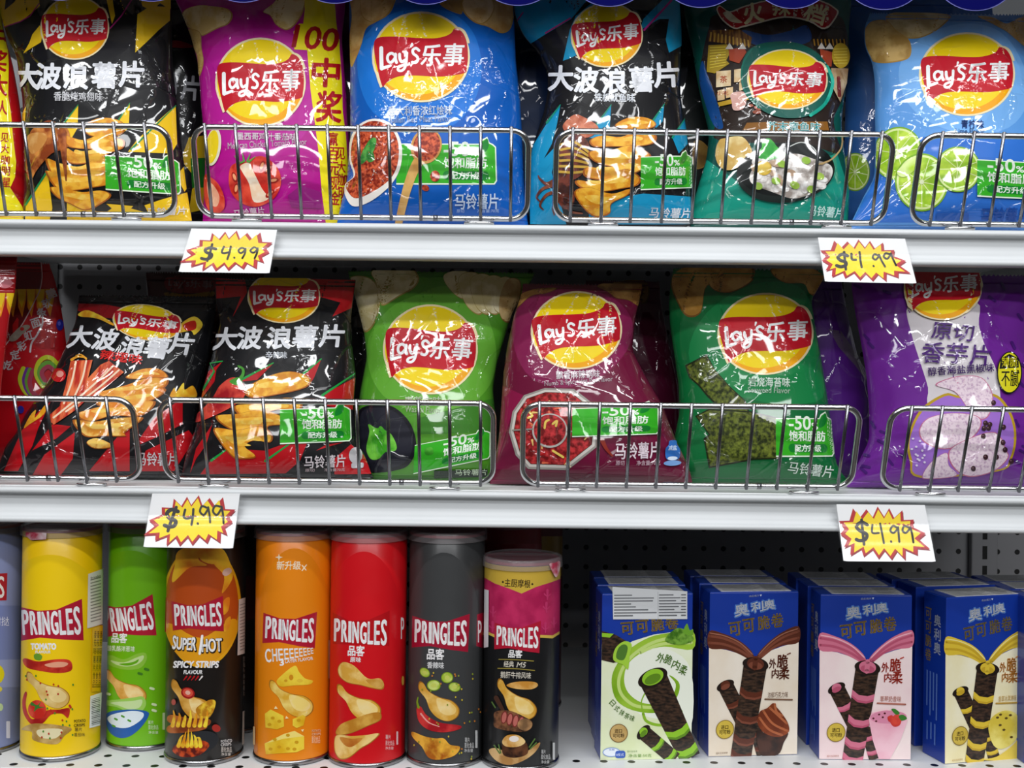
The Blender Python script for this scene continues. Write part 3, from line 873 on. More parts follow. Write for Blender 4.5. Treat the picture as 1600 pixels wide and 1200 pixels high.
for i, ch in enumerate('见大咖明星'): a.text(ch, 42 + i * 4, 390 + i * 105, 74, 84, '#b01018', 4, 0, 0.03)
for i, ch in enumerate('赢百元现金'): a.text(ch, -50 + i * 4, 390 + i * 105, 74, 84, '#b01018', 4, 0, 0.03)
a.build()

YEL = '#efc41c'; BLK = '#141417'
# black and yellow bag
t, s, a = bag([(36, 0), (38, 300), (37, 230), (36, 160), (26, 90), (12, 62), (3, 30), (-6, -30)], [(302, 0), (293, 300), (284, 230), (276, 165), (270, 100), (268, 30), (268, -30)], 0,
              'black crisp bag with yellow flashes and a roast wing picture at the upper left', BLK, seed=11, wr=1.1)
a.zoom(0, 0, 4).part('yellow_flash_print')
a.poly([(-40, -140), (1090, -140), (1090, 40), (1060, 60), (1000, 20), (950, 70), (890, 40), (880, 0), (840, 60), (700, 150), (660, -30), (240, -30), (250, 40), (140, 130), (20, 170), (-40, 150)], YEL)
a.poly([(30, 65), (90, 15), (130, -40), (40, -40)], BLK).poly([(880, 30), (860, -30), (700, -30), (720, 100), (690, 180)], BLK)
a.stroke([(20, 172), (130, 135), (190, 100), (245, 25)], 7, '#b0287c', False); a.stroke([(690, 178), (760, 100), (830, -10)], 8, '#b0287c', False)
a.poly([(205, 215), (250, 160), (270, 205), (258, 265), (200, 300), (148, 335), (185, 270)], YEL)
a.poly([(860, 90), (940, 40), (1062, 45), (1060, 130), (990, 190), (920, 260), (845, 330)], YEL)
for p in ([(385, 790), (490, 655), (487, 800), (440, 880)], [(715, 790), (812, 645), (805, 800), (740, 860)], [(800, 950), (860, 870), (1095, 660), (1105, 900), (1070, 960)], [(100, 800), (165, 665), (160, 800), (120, 860)], [(165, 1280), (300, 1070), (330, 1300), (310, 1380), (160, 1380)],
          [(1100, 1100), (1180, 1000), (1200, 1130), (1150, 1200)], [(330, 1110), (390, 1130), (360, 1190)], [(420, 1250), (640, 1270), (880, 1290), (1000, 1250), (1180, 1200), (1200, 1380), (420, 1380)]):
    a.part('yellow_flash_print').poly(p, YEL)
a.part('green_edge_print').stroke([(385, 792), (490, 657)], 12, '#1e8a4c', False, w1=5); a.part('green_edge_print').stroke([(715, 792), (812, 647)], 12, '#1e8a4c', False, w1=5); a.part('green_edge_print').stroke([(820, 935), (1095, 662)], 13, '#1e8a4c', False, w1=6)
a.part('green_edge_print').stroke([(165, 1280), (300, 1070)], 12, '#1e8a4c', False); a.part('black_flash_print').poly([(560, 1290), (640, 1250), (700, 1300), (640, 1340)], BLK); a.part('black_flash_print').poly([(820, 1300), (880, 1240), (930, 1330)], BLK)
logo(a, 470, 178, 205, 0, 1.0, 0.93)
title(a, [(178, 480), (308, 478), (476, 480), (655, 474), (822, 466)], 1.5, 150, 158, 0.05)
a.part('flavour_lettering').text('香脆烤鸡翅味', 492, 606, 300, 56, '#d9d9dd', 1, 0, 0.03)
a.part('food_print')
a.blob([(255, 780), (300, 755), (350, 765), (420, 800), (440, 860), (420, 930), (330, 960), (240, 1060), (200, 1130), (175, 1090), (170, 1000), (185, 900), (200, 820)], film('#8a3d1a', '#d98d45', 70))
a.blob([(180, 850), (260, 830), (300, 860), (260, 930), (200, 960)], film('#c98a45', '#ecc07c', 60))
crisp(a, [(530, 790), (600, 745), (690, 740), (770, 770), (775, 830), (690, 860), (560, 850)])
crisp(a, [(400, 850), (520, 880), (640, 840), (750, 870), (780, 900), (700, 930), (560, 935), (430, 920)])
crisp(a, [(410, 930), (480, 960), (600, 930), (720, 870), (780, 880), (770, 930), (690, 960), (600, 1010), (480, 1030), (400, 1000)])
crisp(a, [(290, 1000), (330, 1005), (460, 1060), (560, 1020), (640, 985), (740, 990), (760, 1030), (690, 1080), (560, 1100), (440, 1130), (340, 1110)])
crisp(a, [(290, 1075), (350, 1085), (460, 1120), (560, 1080), (650, 1075), (730, 1110), (710, 1150), (600, 1170), (480, 1190), (370, 1190)])
crisp(a, [(320, 1170), (420, 1180), (520, 1200), (640, 1190), (700, 1220), (640, 1270), (540, 1310), (440, 1270), (360, 1230)])
a.stroke([(390, 830), (405, 960), (420, 1130)], 60, film('#7a3416', '#b8662c', 80), w1=8)
badge(a, (795, 965), (320, 28), (5, 225), -140)
a.zoom(0, 180, 3).part('product_lettering').text('马铃薯片', 780, 448, 180, 34, '#d9d9dd', 0, 0.1, 0.02)
a.build()

# magenta bag
MG = '#b00a88'
t, s, a = bag([(316, 0), (320, 280), (321, 250), (319, 215), (314, 165), (312, 130), (309, 100), (299, 60), (285, 25), (273, 0), (266, -30)],
              [(549, 0), (549, 300), (547, 240), (543, 190), (541, 150), (537, 100), (534, 60), (539, 20), (541, -30)], 0,
              'magenta crisp bag with a tomato picture and a yellow prize stripe', MG, y0=1.114, seed=21, wr=0.7, T=0.029, lean=5)
a.zoom(250, 0, 4).part('pale_panel')
a.blob([(640, 180), (800, 210), (960, 330), (1000, 520), (960, 740), (840, 900), (600, 960), (380, 900), (280, 700), (270, 480), (330, 300), (480, 200)], '#b81c94', 4)
a.part('crisp_print')
pale(a, [(130, 110), (160, 60), (240, 35), (330, 40), (420, 55), (455, 95), (430, 150), (360, 180), (270, 225), (255, 215), (190, 180), (140, 150)])
pale(a, [(165, 185), (250, 200), (262, 300), (275, 380), (262, 450), (245, 470), (235, 350), (190, 260)], lo='#c9a45c', hi='#dfc283')
a.part('crisp_print'); pale(a, [(645, 75), (700, 30), (760, -20), (900, -40), (900, 60), (850, 150), (800, 188), (760, 180), (720, 150), (690, 100)])
a.part('prize_stripe')
a.poly([(905, -150), (1080, -150), (1090, 0), (1100, 140), (1120, 300), (1135, 520), (1140, 700), (1160, 850), (1170, 1000), (1190, 1200), (1195, 1420), (1040, 1420), (1010, 1200), (990, 950), (965, 750), (940, 560), (920, 320), (890, 200), (905, 60)], '#f0e016')
a.poly([(835, 200), (870, 150), (960, 150), (1080, 190), (1120, 250), (1120, 340), (1000, 320), (840, 310)], '#f0e016')
a.part('prize_lettering')
a.text('100', 975, 240, 275, 140, '#b01018', 6, 0.1, 0.06)
a.text('中', 1035, 455, 165, 175, '#b01018', 3, 0, 0.05); a.text('奖', 1055, 668, 150, 190, '#b01018', 3, 0, 0.05)
for i, ch in enumerate('赢百元现金'): a.text(ch, 1078 + i * 3, 870 + i * 92, 62, 82, '#b01018', 3, 0, 0.03)
for i, ch in enumerate('见大咖明星'): a.text(ch, 1126 + i * 5, 960 + i * 82, 52, 74, '#b01018', 3, 0, 0.03)
logo(a, 630, 517, 268)
a.part('flavour_lettering').text('墨西哥鸡汁番茄味', 668, 855, 370, 46, '#f2e6ee', 1, 0, 0.02).text('Mexican Chicken Tomato Flavor', 672, 900, 488, 40, '#f2e6ee', -3, 0, 0.02)
a.part('food_print')
TOM = film('#c8261a', '#e8533a', 60)
a.ell(338, 920, 48, 118, '#e9e3c8', 8).ell(332, 920, 38, 105, '#f0d220', 8)
a.blob([(440, 1060), (480, 1020), (540, 1010), (590, 985), (650, 980), (720, 1030), (755, 1100), (750, 1180), (700, 1250), (600, 1290), (500, 1260), (440, 1180)], TOM)
a.blob([(505, 1040), (560, 1020), (590, 1080), (640, 1180), (680, 1240), (590, 1260), (560, 1150), (520, 1080)], film('#f2d2b0', '#f7e8d2', 80))
for x, y, r in ((470, 1110, -20), (480, 1180, 10), (680, 1060, 40), (710, 1130, 80), (640, 1040, 20), (690, 1210, 50)):
    a.ell(x, y, 16, 34, '#a01a10', r).ell(x, y - 2, 9, 22, '#f0a070', r)
for p in ([(500, 1010), (470, 975)], [(530, 1010), (520, 955)], [(550, 1010), (570, 960)], [(560, 1015), (600, 980)], [(520, 1015), (490, 1030)]): a.stroke(p, 12, '#4d9a3c', False, w1=3)
a.blob([(290, 1100), (330, 1110), (380, 1160), (410, 1240), (400, 1310), (330, 1330), (290, 1250)], TOM).blob([(305, 1140), (345, 1160), (380, 1230), (360, 1290), (320, 1260)], film('#f0a888', '#f6cfae', 80))
a.part('product_lettering').text('马铃薯片', 560, 1322, 190, 50, '#e8d2e0', -6, 0, 0.02); a.part('pale_patch').poly([(800, 1220), (880, 1160), (1000, 1200), (1010, 1300), (820, 1290)], '#8a1a72')
a.build()

# deep blue bag
t, s, a = bag([(525, 0), (533, 320), (541, 290), (547, 220), (547, 100), (545, 0), (548, -30)], [(826, 0), (819, 300), (815, 200), (812, 150), (806, 100), (804, 50), (801, 0), (798, -30)], 0,
              'deep blue crisp bag with a bowl of red meat sauce and a wooden spoon', '#0b5cb8', y0=1.099, seed=31, wr=1.25, T=0.031, lean=5)
a.zoom(500, 0, 4).part('pale_panel')
a.blob([(620, 60), (820, 80), (960, 210), (1010, 420), (960, 640), (800, 800), (540, 800), (330, 700), (240, 480), (260, 260), (420, 100)], '#1a74d2', 4)
a.part('crisp_print')
pale(a, [(190, -60), (300, -80), (470, -60), (460, 40), (420, 100), (350, 140), (290, 180), (260, 280), (225, 370), (195, 415), (185, 250), (200, 100)], lo='#b98c4c', hi='#d6b272')
pale(a, [(270, -60), (465, -60), (455, 40), (410, 105), (330, 140), (270, 110), (255, 40)], lo='#c79a58', hi='#e0bd80')
a.part('crisp_print'); pale(a, [(750, 30), (800, -40), (880, -40), (890, 60), (870, 90)], lo='#8f6a34', hi='#b18a4c')
a.part('crisp_print'); pale(a, [(890, 0), (1000, -60), (1200, -60), (1200, 150), (1140, 210), (1050, 170), (960, 140), (890, 70)], lo='#b98c4c', hi='#d2ac6c')
pale(a, [(890, 10), (960, -30), (1060, -20), (1090, 50), (1050, 130), (990, 150), (910, 90)], lo='#c79a58', hi='#e6c68c')
badge(a, (775, 880), (325, 4), (-2, 268), -300)
logo(a, 632, 358, 272, 0, 1.07, 1.0)
a.part('flavour_lettering').text('意大利香浓红烩味', 628, 692, 395, 62, '#d9e6f4', -1, 0, 0.02).text('Italian Red Meat Flavor', 628, 745, 380, 42, '#c9dcf2', -1, 0, 0.012)
a.part('food_print')
MEAT = film('#84200f', '#d8603a', 330)
a.blob([(330, 745), (430, 765), (490, 840), (515, 940), (500, 1060), (440, 1160), (330, 1250), (220, 1290), (170, 1240), (160, 1160), (215, 1100), (190, 1000), (195, 880), (240, 790)], '#f0ebe2')
a.blob([(330, 758), (420, 780), (475, 850), (495, 940), (480, 1050), (430, 1130), (330, 1200), (230, 1240), (180, 1200), (172, 1150), (225, 1095), (200, 990), (210, 880), (250, 800)], MEAT)
for p in ([(255, 1030), (270, 950), (320, 870), (355, 870), (345, 930), (310, 990)], [(290, 980), (330, 950), (345, 1000), (310, 1015)]): a.blob(p, film('#2c7a34', '#5aa84c', 150))
a.stroke([(650, 960), (590, 1060), (540, 1200), (490, 1400)], 70, film('#c9924a', '#dcae66', 60), w1=44)
a.ell(665, 915, 95, 112, '#c9924a', 20).ell(668, 912, 82, 98, MEAT, 20)
a.ell(720, 1102, 30, 34, MEAT).ell(660, 1175, 24, 18, MEAT, 20)
a.zoom(500, 180, 2.667).part('product_lettering').text('马铃薯片', 652, 358, 178, 62, '#cfe0f4', 0, 0, 0.03); a.part('weight_lettering').text('原切', 585, 396, 32, 14, '#b9d0ee').text('净含量:70克', 700, 396, 90, 14, '#b9d0ee')
a.build()

# black and cyan bag
CY_ = '#1590bd'
t, s, a = bag([(828, 0), (827, 295), (830, 237), (842, 200), (850, 175), (856, 140), (854, 112), (838, 80), (818, 60), (806, 32), (800, 0), (800, -30)],
              [(1080, 0), (1078, 275), (1079, 240), (1071, 200), (1063, 150), (1064, 100), (1065, 60), (1063, 20), (1060, -30)], 0,
              'black crisp bag with cyan flashes and a grilled squid picture', BLK, y0=1.099, seed=43, wr=1.45, T=0.027, pleat=1.4)
a.zoom(780, 0, 4).part('cyan_flash_print')
for p in ([(70, -140), (560, -140), (560, -10), (500, 60), (450, 120), (290, 215), (200, 270), (140, 300), (60, 260), (60, 0)], [(400, 380), (440, 190), (480, 100), (590, 10), (590, 300), (430, 370)], [(880, 190), (900, 120), (1080, -60), (1150, -120), (1150, 280), (1060, 330), (1040, 250), (1060, 120), (1000, 120)],
          [(195, 940), (300, 770), (385, 655), (360, 790), (330, 900), (260, 1030), (200, 1080)], [(560, 860), (600, 790), (700, 655), (690, 800), (640, 880)], [(940, 780), (1030, 650), (1020, 760), (980, 800)], [(1080, 860), (1160, 735), (1175, 900), (1120, 960)],
          [(180, 1100), (340, 930), (350, 1000), (330, 1080), (420, 1400), (180, 1400)], [(560, 1260), (900, 1210), (1200, 1230), (1220, 1400), (560, 1400)]):
    a.part('cyan_flash_print').poly(p, CY_)
a.poly([(270, -20), (360, -140), (240, -140)], BLK).poly([(390, -20), (480, 90), (445, 110), (250, 200), (300, 100)], '#1690bd')
a.part('pink_edge_print').stroke([(290, 208), (445, 116)], 9, '#b0287c', False); a.part('pink_edge_print').stroke([(905, 190), (1075, 5)], 12, '#c02c94', False); a.part('pink_edge_print').stroke([(100, 150), (150, 80)], 7, '#b0287c', False)
for q in ([(300, 770), (385, 657)], [(600, 792), (700, 657)], [(940, 782), (1030, 652)], [(1080, 862), (1160, 737)]): a.part('green_edge_print').stroke(q, 13, '#168c70', False, w1=6)
logo(a, 672, 222, 205, -5, 1.05, 0.95)
title(a, [(388, 490), (545, 502), (718, 510), (885, 500), (1040, 468)], [0, 1, 0, -2, -3], 148, 154, 0.05)
a.part('flavour_lettering').text('铁板鱿鱼味', 720, 612, 250, 52, '#dfe3ea', 1, 0, 0.03)
a.part('food_print')
SQ = film('#3a1a14', '#7a3a2c', 120)
a.blob([(400, 790), (470, 720), (540, 740), (620, 800), (560, 860), (450, 850)], film('#b0583c', '#d98a6c', 80))
a.blob([(430, 860), (500, 840), (560, 900), (565, 1010), (520, 1090), (440, 1130), (380, 1090), (370, 990), (390, 910)], SQ)
for k in range(6): a.stroke([(392 - k * 4, 905 + k * 34), (470, 890 + k * 38), (555, 950 + k * 24)], 15, '#c9a03c')
a.blob([(370, 1090), (440, 1130), (470, 1200), (460, 1290), (400, 1300), (350, 1220), (345, 1130)], SQ)
for p in ([(350, 1130), (300, 1150), (260, 1120), (250, 1100)], [(345, 1160), (280, 1180), (240, 1230), (260, 1260)], [(360, 1200), (300, 1220), (260, 1280), (280, 1310)], [(380, 1240), (340, 1290), (345, 1340)], [(430, 1280), (450, 1320), (520, 1330)]): a.stroke(p, 24, film('#5a2a1c', '#8a4a30', 100), w1=8)
crisp(a, [(720, 790), (800, 740), (900, 735), (970, 765), (960, 800), (840, 815)])
crisp(a, [(565, 880), (640, 850), (760, 860), (880, 815), (975, 845), (960, 900), (840, 920), (700, 920), (590, 920)])
crisp(a, [(560, 950), (700, 940), (820, 910), (920, 950), (945, 990), (880, 1040), (720, 1050), (590, 1010)])
crisp(a, [(540, 1050), (660, 1060), (760, 1030), (850, 980), (930, 990), (945, 1020), (860, 1080), (700, 1130), (540, 1110)])
crisp(a, [(480, 1130), (600, 1140), (720, 1080), (800, 1060), (880, 1110), (860, 1160), (760, 1180), (620, 1200), (500, 1170)])
crisp(a, [(470, 1200), (560, 1170), (700, 1210), (820, 1180), (800, 1220), (700, 1270), (690, 1330), (600, 1350), (520, 1290)])
badge(a, (970, 965), (225, -4), (0, 215), -130)
a.zoom(500, 180, 2.667).part('product_lettering').text('马铃薯片', 1455, 405, 165, 40, '#dfe3ea', 3, 0.1, 0.02)
a.build()

# dark teal bag with a night-market picture
TL = '#0d5249'
t, s, a = bag([(1068, 0), (1085, 310), (1104, 250), (1108, 210), (1096, 160), (1088, 120), (1082, 80), (1073, 45), (1066, 0), (1064, -30)],
              [(1323, 0), (1327, 305), (1319, 240), (1314, 195), (1321, 140), (1327, 100), (1327, 40), (1331, 0), (1331, -30)], 0,
              'dark teal crisp bag with a red banner, street stalls and an octopus bowl', TL, y0=1.115, seed=55, wr=1.2, T=0.029)
a.zoom(1000, 0, 4).part('picture_panel')
a.poly([(420, 1000), (330, 1130), (260, 1390), (1300, 1390), (1310, 1200), (1230, 960), (1100, 1000), (700, 1200)], '#17917c')
a.poly(catmull([(480, 90), (800, 60), (1200, 80), (1290, 200), (1300, 420), (1270, 600), (1210, 740), (1230, 860), (1240, 960), (1000, 900), (500, 880), (470, 760), (400, 620), (372, 500), (392, 340), (430, 180)], True, 5), '#2c211c')
a.poly(catmull([(390, 380), (420, 460), (470, 600), (500, 700), (520, 800), (460, 780), (395, 600), (372, 480)], True, 4), '#174a8c')
a.blob([(640, 190), (800, 220), (950, 190), (1040, 160), (1060, 260), (860, 300), (690, 270)], '#1c3f78')
a.poly([(430, 190), (620, 185), (700, 235), (690, 290), (430, 260)], film('#5a3414', '#a06a24', 60, stretch=(6, 1, 1)))
for k in range(11): a.stroke([(445 + k * 23, 205 + k * 5), (440 + k * 24, 255 + k * 4)], 9, '#d8a840', False)
for k in range(9): a.stroke([(1085 + k * 23, 250), (1090 + k * 23, 285)], 8, '#c08a30', False)
a.poly([(430, 285), (545, 280), (560, 340), (540, 380), (560, 400), (470, 460), (420, 450)], '#b89a28')
for k in range(8): a.stroke([(440, 300 + k * 18), (535, 296 + k * 16)], 5, '#f1d94c', False)
a.poly([(555, 310), (650, 300), (665, 330), (620, 400), (560, 380)], '#b4482a').poly([(1120, 310), (1200, 330), (1190, 420), (1130, 400)], '#b4482a')
for x in (560, 640, 1130, 1180): a.poly([(x, 270), (x + 25, 310), (x - 25, 310)], '#efe6da')
a.ell(1248, 350, 55, 78, '#d2ae2c'); 
for k in range(6): a.stroke([(1205, 310 + k * 18), (1285, 306 + k * 18)], 5, '#f4dc58', False)
for x, y, w, h in ((480, 450, 90, 100), (590, 440, 60, 80), (490, 570, 42, 60), (540, 555, 42, 60), (620, 520, 50, 50)): a.poly([(x, y), (x + w, y - 8), (x + w, y + h - 8), (x, y + h)], film('#d9b27c', '#f0dcb4', 60))
a.text('茶', 525, 500, 44, 44, '#c04a28', 0, 0, 0.02); a.text('小吃', 520, 585, 70, 26, '#b03a20')
a.poly([(490, 640), (680, 600), (690, 625), (500, 665)], '#c29a30'); a.blob([(570, 590), (640, 575), (665, 610), (650, 680), (590, 690), (575, 640)], film('#d8a79c', '#e8c2b8', 40))
a.ell(735, 680, 24, 12, '#a0503a', 20).ell(730, 705, 26, 12, '#8f4630', 0).ell(690, 665, 18, 9, '#a0503a')
a.poly([(1185, 430), (1290, 430), (1280, 520), (1240, 640), (1200, 560)], film('#a8845c', '#d8c09a', 50)); a.stroke([(1230, 490), (1235, 600)], 22, '#7a2a24', False)
a.blob([(640, 560), (640, 400), (690, 310), (800, 270), (950, 270), (1080, 320), (1170, 420), (1200, 520), (1160, 640), (1040, 730), (880, 740), (740, 680)], '#0e5c50', 4)
a.stroke([(1160, 420), (1195, 520), (1150, 650), (1060, 725)], 20, film('#129a84', '#3fd0b4', 50)); a.stroke([(700, 310), (640, 420), (650, 560), (740, 680)], 10, '#11705f')
logo(a, 916, 502, 232, 3, 1.02, 0.78)
a.part('red_banner')
a.poly(catmull([(478, 70), (500, 42), (560, 80), (640, 50), (800, 10), (960, 0), (1120, 10), (1215, 60), (1230, 95), (1180, 170), (1130, 190), (1040, 140), (900, 120), (760, 150), (640, 180), (590, 188), (520, 140)], True, 3), '#e8d9c0')
a.poly(catmull([(486, 74), (504, 50), (560, 88), (645, 58), (800, 18), (960, 8), (1115, 18), (1206, 64), (1220, 95), (1174, 162), (1130, 180), (1044, 130), (900, 110), (760, 140), (640, 170), (592, 180), (526, 134)], True, 3), '#b0161e')
a.text('火', 705, 92, 120, 120, '#f0e2a8', -8, 0, 0.05).text('辣', 880, 52, 110, 110, '#f0e2a8', 0, 0, 0.04).text('档', 1090, 92, 130, 120, '#f0e2a8', 18, 0, 0.045)
a.blob([(520, 90), (560, 80), (600, 120), (640, 150), (590, 150), (550, 130)], film('#f0e2c0', '#c8b088', 90))
a.part('flavour_lettering').poly([(670, 770), (1160, 765), (1170, 820), (640, 826)], '#8a5a20').text('芥末章鱼味', 955, 796, 325, 58, '#e8f6f2', 1, 0, 0.06).text('芥末章鱼味', 955, 796, 320, 54, '#1d9aa0', 1, 0, 0.012)
a.part('food_print')
a.blob([(500, 890), (530, 870), (640, 860), (700, 940), (690, 1000), (640, 1040), (560, 1070), (500, 1040), (480, 960)], film('#cfa85a', '#ead596', 60))
a.ell(905, 1080, 300, 185, '#1c2422', -6).ell(905, 1060, 290, 165, '#0d1212', -6)
a.stroke([(930, 920), (1000, 895), (1070, 925), (1105, 975)], 6, '#c8ccc8')
a.blob([(740, 1000), (735, 960), (760, 930), (765, 890), (800, 870), (830, 890), (850, 920), (890, 950), (905, 975), (860, 990), (800, 1005)], film('#2f9a3a', '#57c04c', 90))
a.blob([(690, 1090), (740, 1030), (840, 1000), (960, 965), (1080, 1000), (1180, 1040), (1180, 1120), (1100, 1190), (960, 1240), (820, 1200), (700, 1150)], film('#9c9088', '#ece6e0', 120))
r = random.Random(4)
for k in range(26):
    x, y = r.uniform(720, 1150), r.uniform(1010, 1190); a.ell(x, y, r.uniform(18, 40), r.uniform(14, 28), film('#cfc6c0', '#f4f1ee', 150) if k % 4 else '#b89a80', r.uniform(0, 90))
a.ell(770, 1055, 48, 44, '#d9b23c').ell(768, 1052, 40, 36, '#e8c85c')
for x, y in ((880, 1030), (1030, 1010), (845, 1135), (735, 1165), (1110, 1105), (960, 1160), (1060, 1185)): a.ell(x, y, 28, 22, film('#8fb83c', '#b8d860', 60), 20)
for d in (0, 14): a.stroke([(1240, 850), (1235, 930), (1180, 1000), (1120 - d, 1030)], 9, '#b89a6a')
a.zoom(1050, 180, 2.909).part('product_lettering').text('马铃薯片', 690, 435, 150, 44, '#cfeee6', 6, 0.1, 0.02)
a.build()

# pale blue lime bag, and the one standing behind it
LB = '#5c9ade'
LIM = film('#8fbf1c', '#c2e04a', 60); LIR = '#79ab22'
def lime(a, x, y, rx, ry, rot, whole=True):
    a.ell(x, y, rx, ry, LIR, rot).ell(x, y, rx * 0.94, ry * 0.94, '#dfeea0', rot).ell(x, y, rx * 0.86, ry * 0.86, LIM, rot)
    for k in range(9):
        th = math.radians(k * 40 + 10)
        p = rotate([(x + rx * 0.86 * math.cos(th), y + ry * 0.86 * math.sin(th))], x, y, rot)[0]
        a.stroke([(x, y), tuple(p)], 5, '#e2f0a8', False)
    a.ell(x, y, rx * 0.08, ry * 0.08, '#eef6c8', rot)
t, s, a = bag([(1318, 0), (1318, 280), (1320, 200), (1322, 120), (1324, -2)], [(1560, 0), (1560, 250), (1556, 150), (1550, -2)], 0,
              'pale blue lime crisp bag standing behind the teal and the front lime bag', '#2f62a8', y0=1.172, lean=2, seed=61, T=0.022, wr=0.8)  # same pale film, darkened: shade is in its colour
a.zoom(1250, 0, 4).part('food_print'); lime(a, 345, 1075, 92, 120, 0); a.build()
t, s, a = bag([(1322, 0), (1350, 308), (1366, 280), (1368, 230), (1367, 180), (1367, 130), (1363, 100), (1351, 75), (1350, 45), (1360, 22)], [(1640, 0), (1636, 300), (1632, 200), (1620, 120), (1604, 75), (1602, 24)], 0,
              'pale blue crisp bag with sliced limes at the upper right', LB, y0=1.101, seed=67, wr=1.3, T=0.030, lean=7, seal='#4c84c8')
a.zoom(1250, 0, 4).part('deep_blue_panel')
a.poly([(300, 1390), (440, 1180), (480, 820), (580, 880), (700, 860), (1000, 845), (1500, 850), (1500, 1390)], '#2f6fca')
a.blob([(620, 420), (740, 250), (1000, 150), (1250, 200), (1400, 420), (1420, 640), (1300, 800), (1050, 840), (800, 760), (660, 620)], '#74aeea', 4)
a.part('crisp_print')
pale(a, [(540, 100), (640, 75), (800, 80), (930, 95), (925, 130), (840, 200), (740, 240), (640, 235), (560, 180)], lo='#b79a60', hi='#d8c08a')
pale(a, [(395, 220), (440, 140), (540, 130), (600, 190), (680, 250), (695, 330), (660, 375), (540, 395), (450, 380), (390, 310)], lo='#b08a48', hi='#d6b26c')
a.part('crisp_print'); pale(a, [(1110, 105), (1200, 110), (1290, 150), (1380, 110), (1420, 120), (1420, 290), (1350, 250), (1290, 200), (1200, 150)], lo='#b78c4c', hi='#d6ae6c')
logo(a, 1042, 466, 286, -1, 1.0, 0.88)
a.part('flavour_lettering').text('青柠味', 1076, 778, 140, 52, '#1d3f86', 0, 0, 0.03).text('Lime Flavor', 1062, 822, 180, 34, '#1d3f86', 0, 0, 0.012)
a.part('food_print')
lime(a, 610, 960, 150, 168, 20); lime(a, 760, 1140, 165, 180, 0); lime(a, 985, 1060, 140, 142, 10)
a.blob([(640, 1040), (740, 985), (750, 1030), (660, 1110), (610, 1090)], film('#b8e030', '#e2f4a0', 40))
badge(a, (1165, 985), (345, 24), (0, 240), -60)
a.zoom(1050, 180, 2.909).part('product_lettering').text('马铃薯片', 1510, 450, 215, 64, '#1d4ea4', 0, 0, 0.03).rr(1200, 440, 1345, 476, 4, '#2a5cb0')
a.build()

# bags half hidden in the second rank of the upper shelf, shade worked into their colours
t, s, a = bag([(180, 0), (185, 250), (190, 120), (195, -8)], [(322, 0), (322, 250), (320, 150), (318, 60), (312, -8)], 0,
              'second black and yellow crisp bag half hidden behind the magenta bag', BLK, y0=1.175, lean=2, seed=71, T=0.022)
a.zoom(250, 0, 4).part('title_lettering').text('片', 188, 550, 110, 150, '#b8bac0', 4, 0, 0.05).text('薯', 60, 520, 110, 130, '#b8bac0', 4, 0, 0.05)
a.part('logo').blob([(40, 260), (120, 255), (200, 285), (180, 300), (60, 295)], '#9c1420')
a.part('yellow_flash_print').poly([(130, 1000), (180, 860), (320, 840), (330, 960), (210, 1100)], YEL).poly([(200, 1180), (300, 1120), (320, 1300), (180, 1330)], YEL)
a.part('claim_badge').poly([(190, 990), (330, 985), (330, 1170), (200, 1175)], '#1f7a24'); a.build()
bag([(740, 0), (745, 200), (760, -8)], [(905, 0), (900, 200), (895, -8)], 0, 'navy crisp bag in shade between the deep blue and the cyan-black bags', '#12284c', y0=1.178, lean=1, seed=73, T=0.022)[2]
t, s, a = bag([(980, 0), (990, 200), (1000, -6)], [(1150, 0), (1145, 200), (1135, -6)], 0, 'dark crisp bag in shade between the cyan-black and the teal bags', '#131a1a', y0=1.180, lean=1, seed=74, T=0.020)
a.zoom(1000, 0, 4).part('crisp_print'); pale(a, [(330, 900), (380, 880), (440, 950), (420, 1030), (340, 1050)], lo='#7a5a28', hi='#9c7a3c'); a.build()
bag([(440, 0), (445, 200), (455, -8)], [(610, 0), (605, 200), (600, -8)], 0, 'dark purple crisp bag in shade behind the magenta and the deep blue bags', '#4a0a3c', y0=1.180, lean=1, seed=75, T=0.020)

# ------------------------------------------------------------------ second row of bags, left to right
RD = '#b40a18'
# red noodle-sweet bag at the left edge
t, s, a = bag([(-150, 0), (-150, 600), (-145, 420)], [(112, 0), (109, 650), (106, 560), (100, 510), (94, 475), (86, 440), (76, 412)], 1,
              'red sweet bag with rainbow noodle picture and slanting white writing at the left edge', RD, y0=1.168, lean=3, T=0.022, seed=81, wr=0.5, name='sweet_bag', cat='sweet bag')
a.zoom(0, 400, 5).part('dark_window')
a.poly([(-400, -60), (240, -60), (325, 60), (330, 160), (318, 250), (290, 320), (180, 530), (90, 640), (0, 760), (-400, 1100)], '#6a0810')
a.part('candy_print')
for k in range(-5, 6):
    x = 30 + k * 72
    c1, c2 = ('#e8c31a', '#e08a1a')
    a.poly([(x - 36, 262), (x + 36, 262), (x + 30, 340), (x + 2, 480), (x - 30, 400)], c2).poly([(x - 34, 262), (x + 30, 262), (x + 22, 330), (x - 2, 410), (x - 26, 350)], c1)
    a.poly([(x + 34, 480), (x + 46, 500), (x + 30, 720), (x + 4, 720), (x - 2, 540)], '#c01a1c')
a.part('white_line').stroke([(326, 50), (331, 160), (318, 250), (290, 320), (180, 530), (90, 640), (0, 760)], 8, '#d8b8b8')
a.part('slogan_lettering')
for ch, x, y, r in zip('吃定彩虹面条软糖', (62, 120, 172, 225, 280, 325, 365, 400), (855, 775, 705, 620, 525, 445, 372, 295), (-55, -55, -55, -57, -60, -62, -64, -66)):
    a.text(ch, x, y, 70, 74, '#d9cfd2', r + 42, 0, 0.04); a.layer -= 1
a.layer += 1
a.text('果', 15, 655, 40, 50, '#c9b4b6', -18).text('汁', 68, 620, 34, 44, '#c9b4b6', -18)
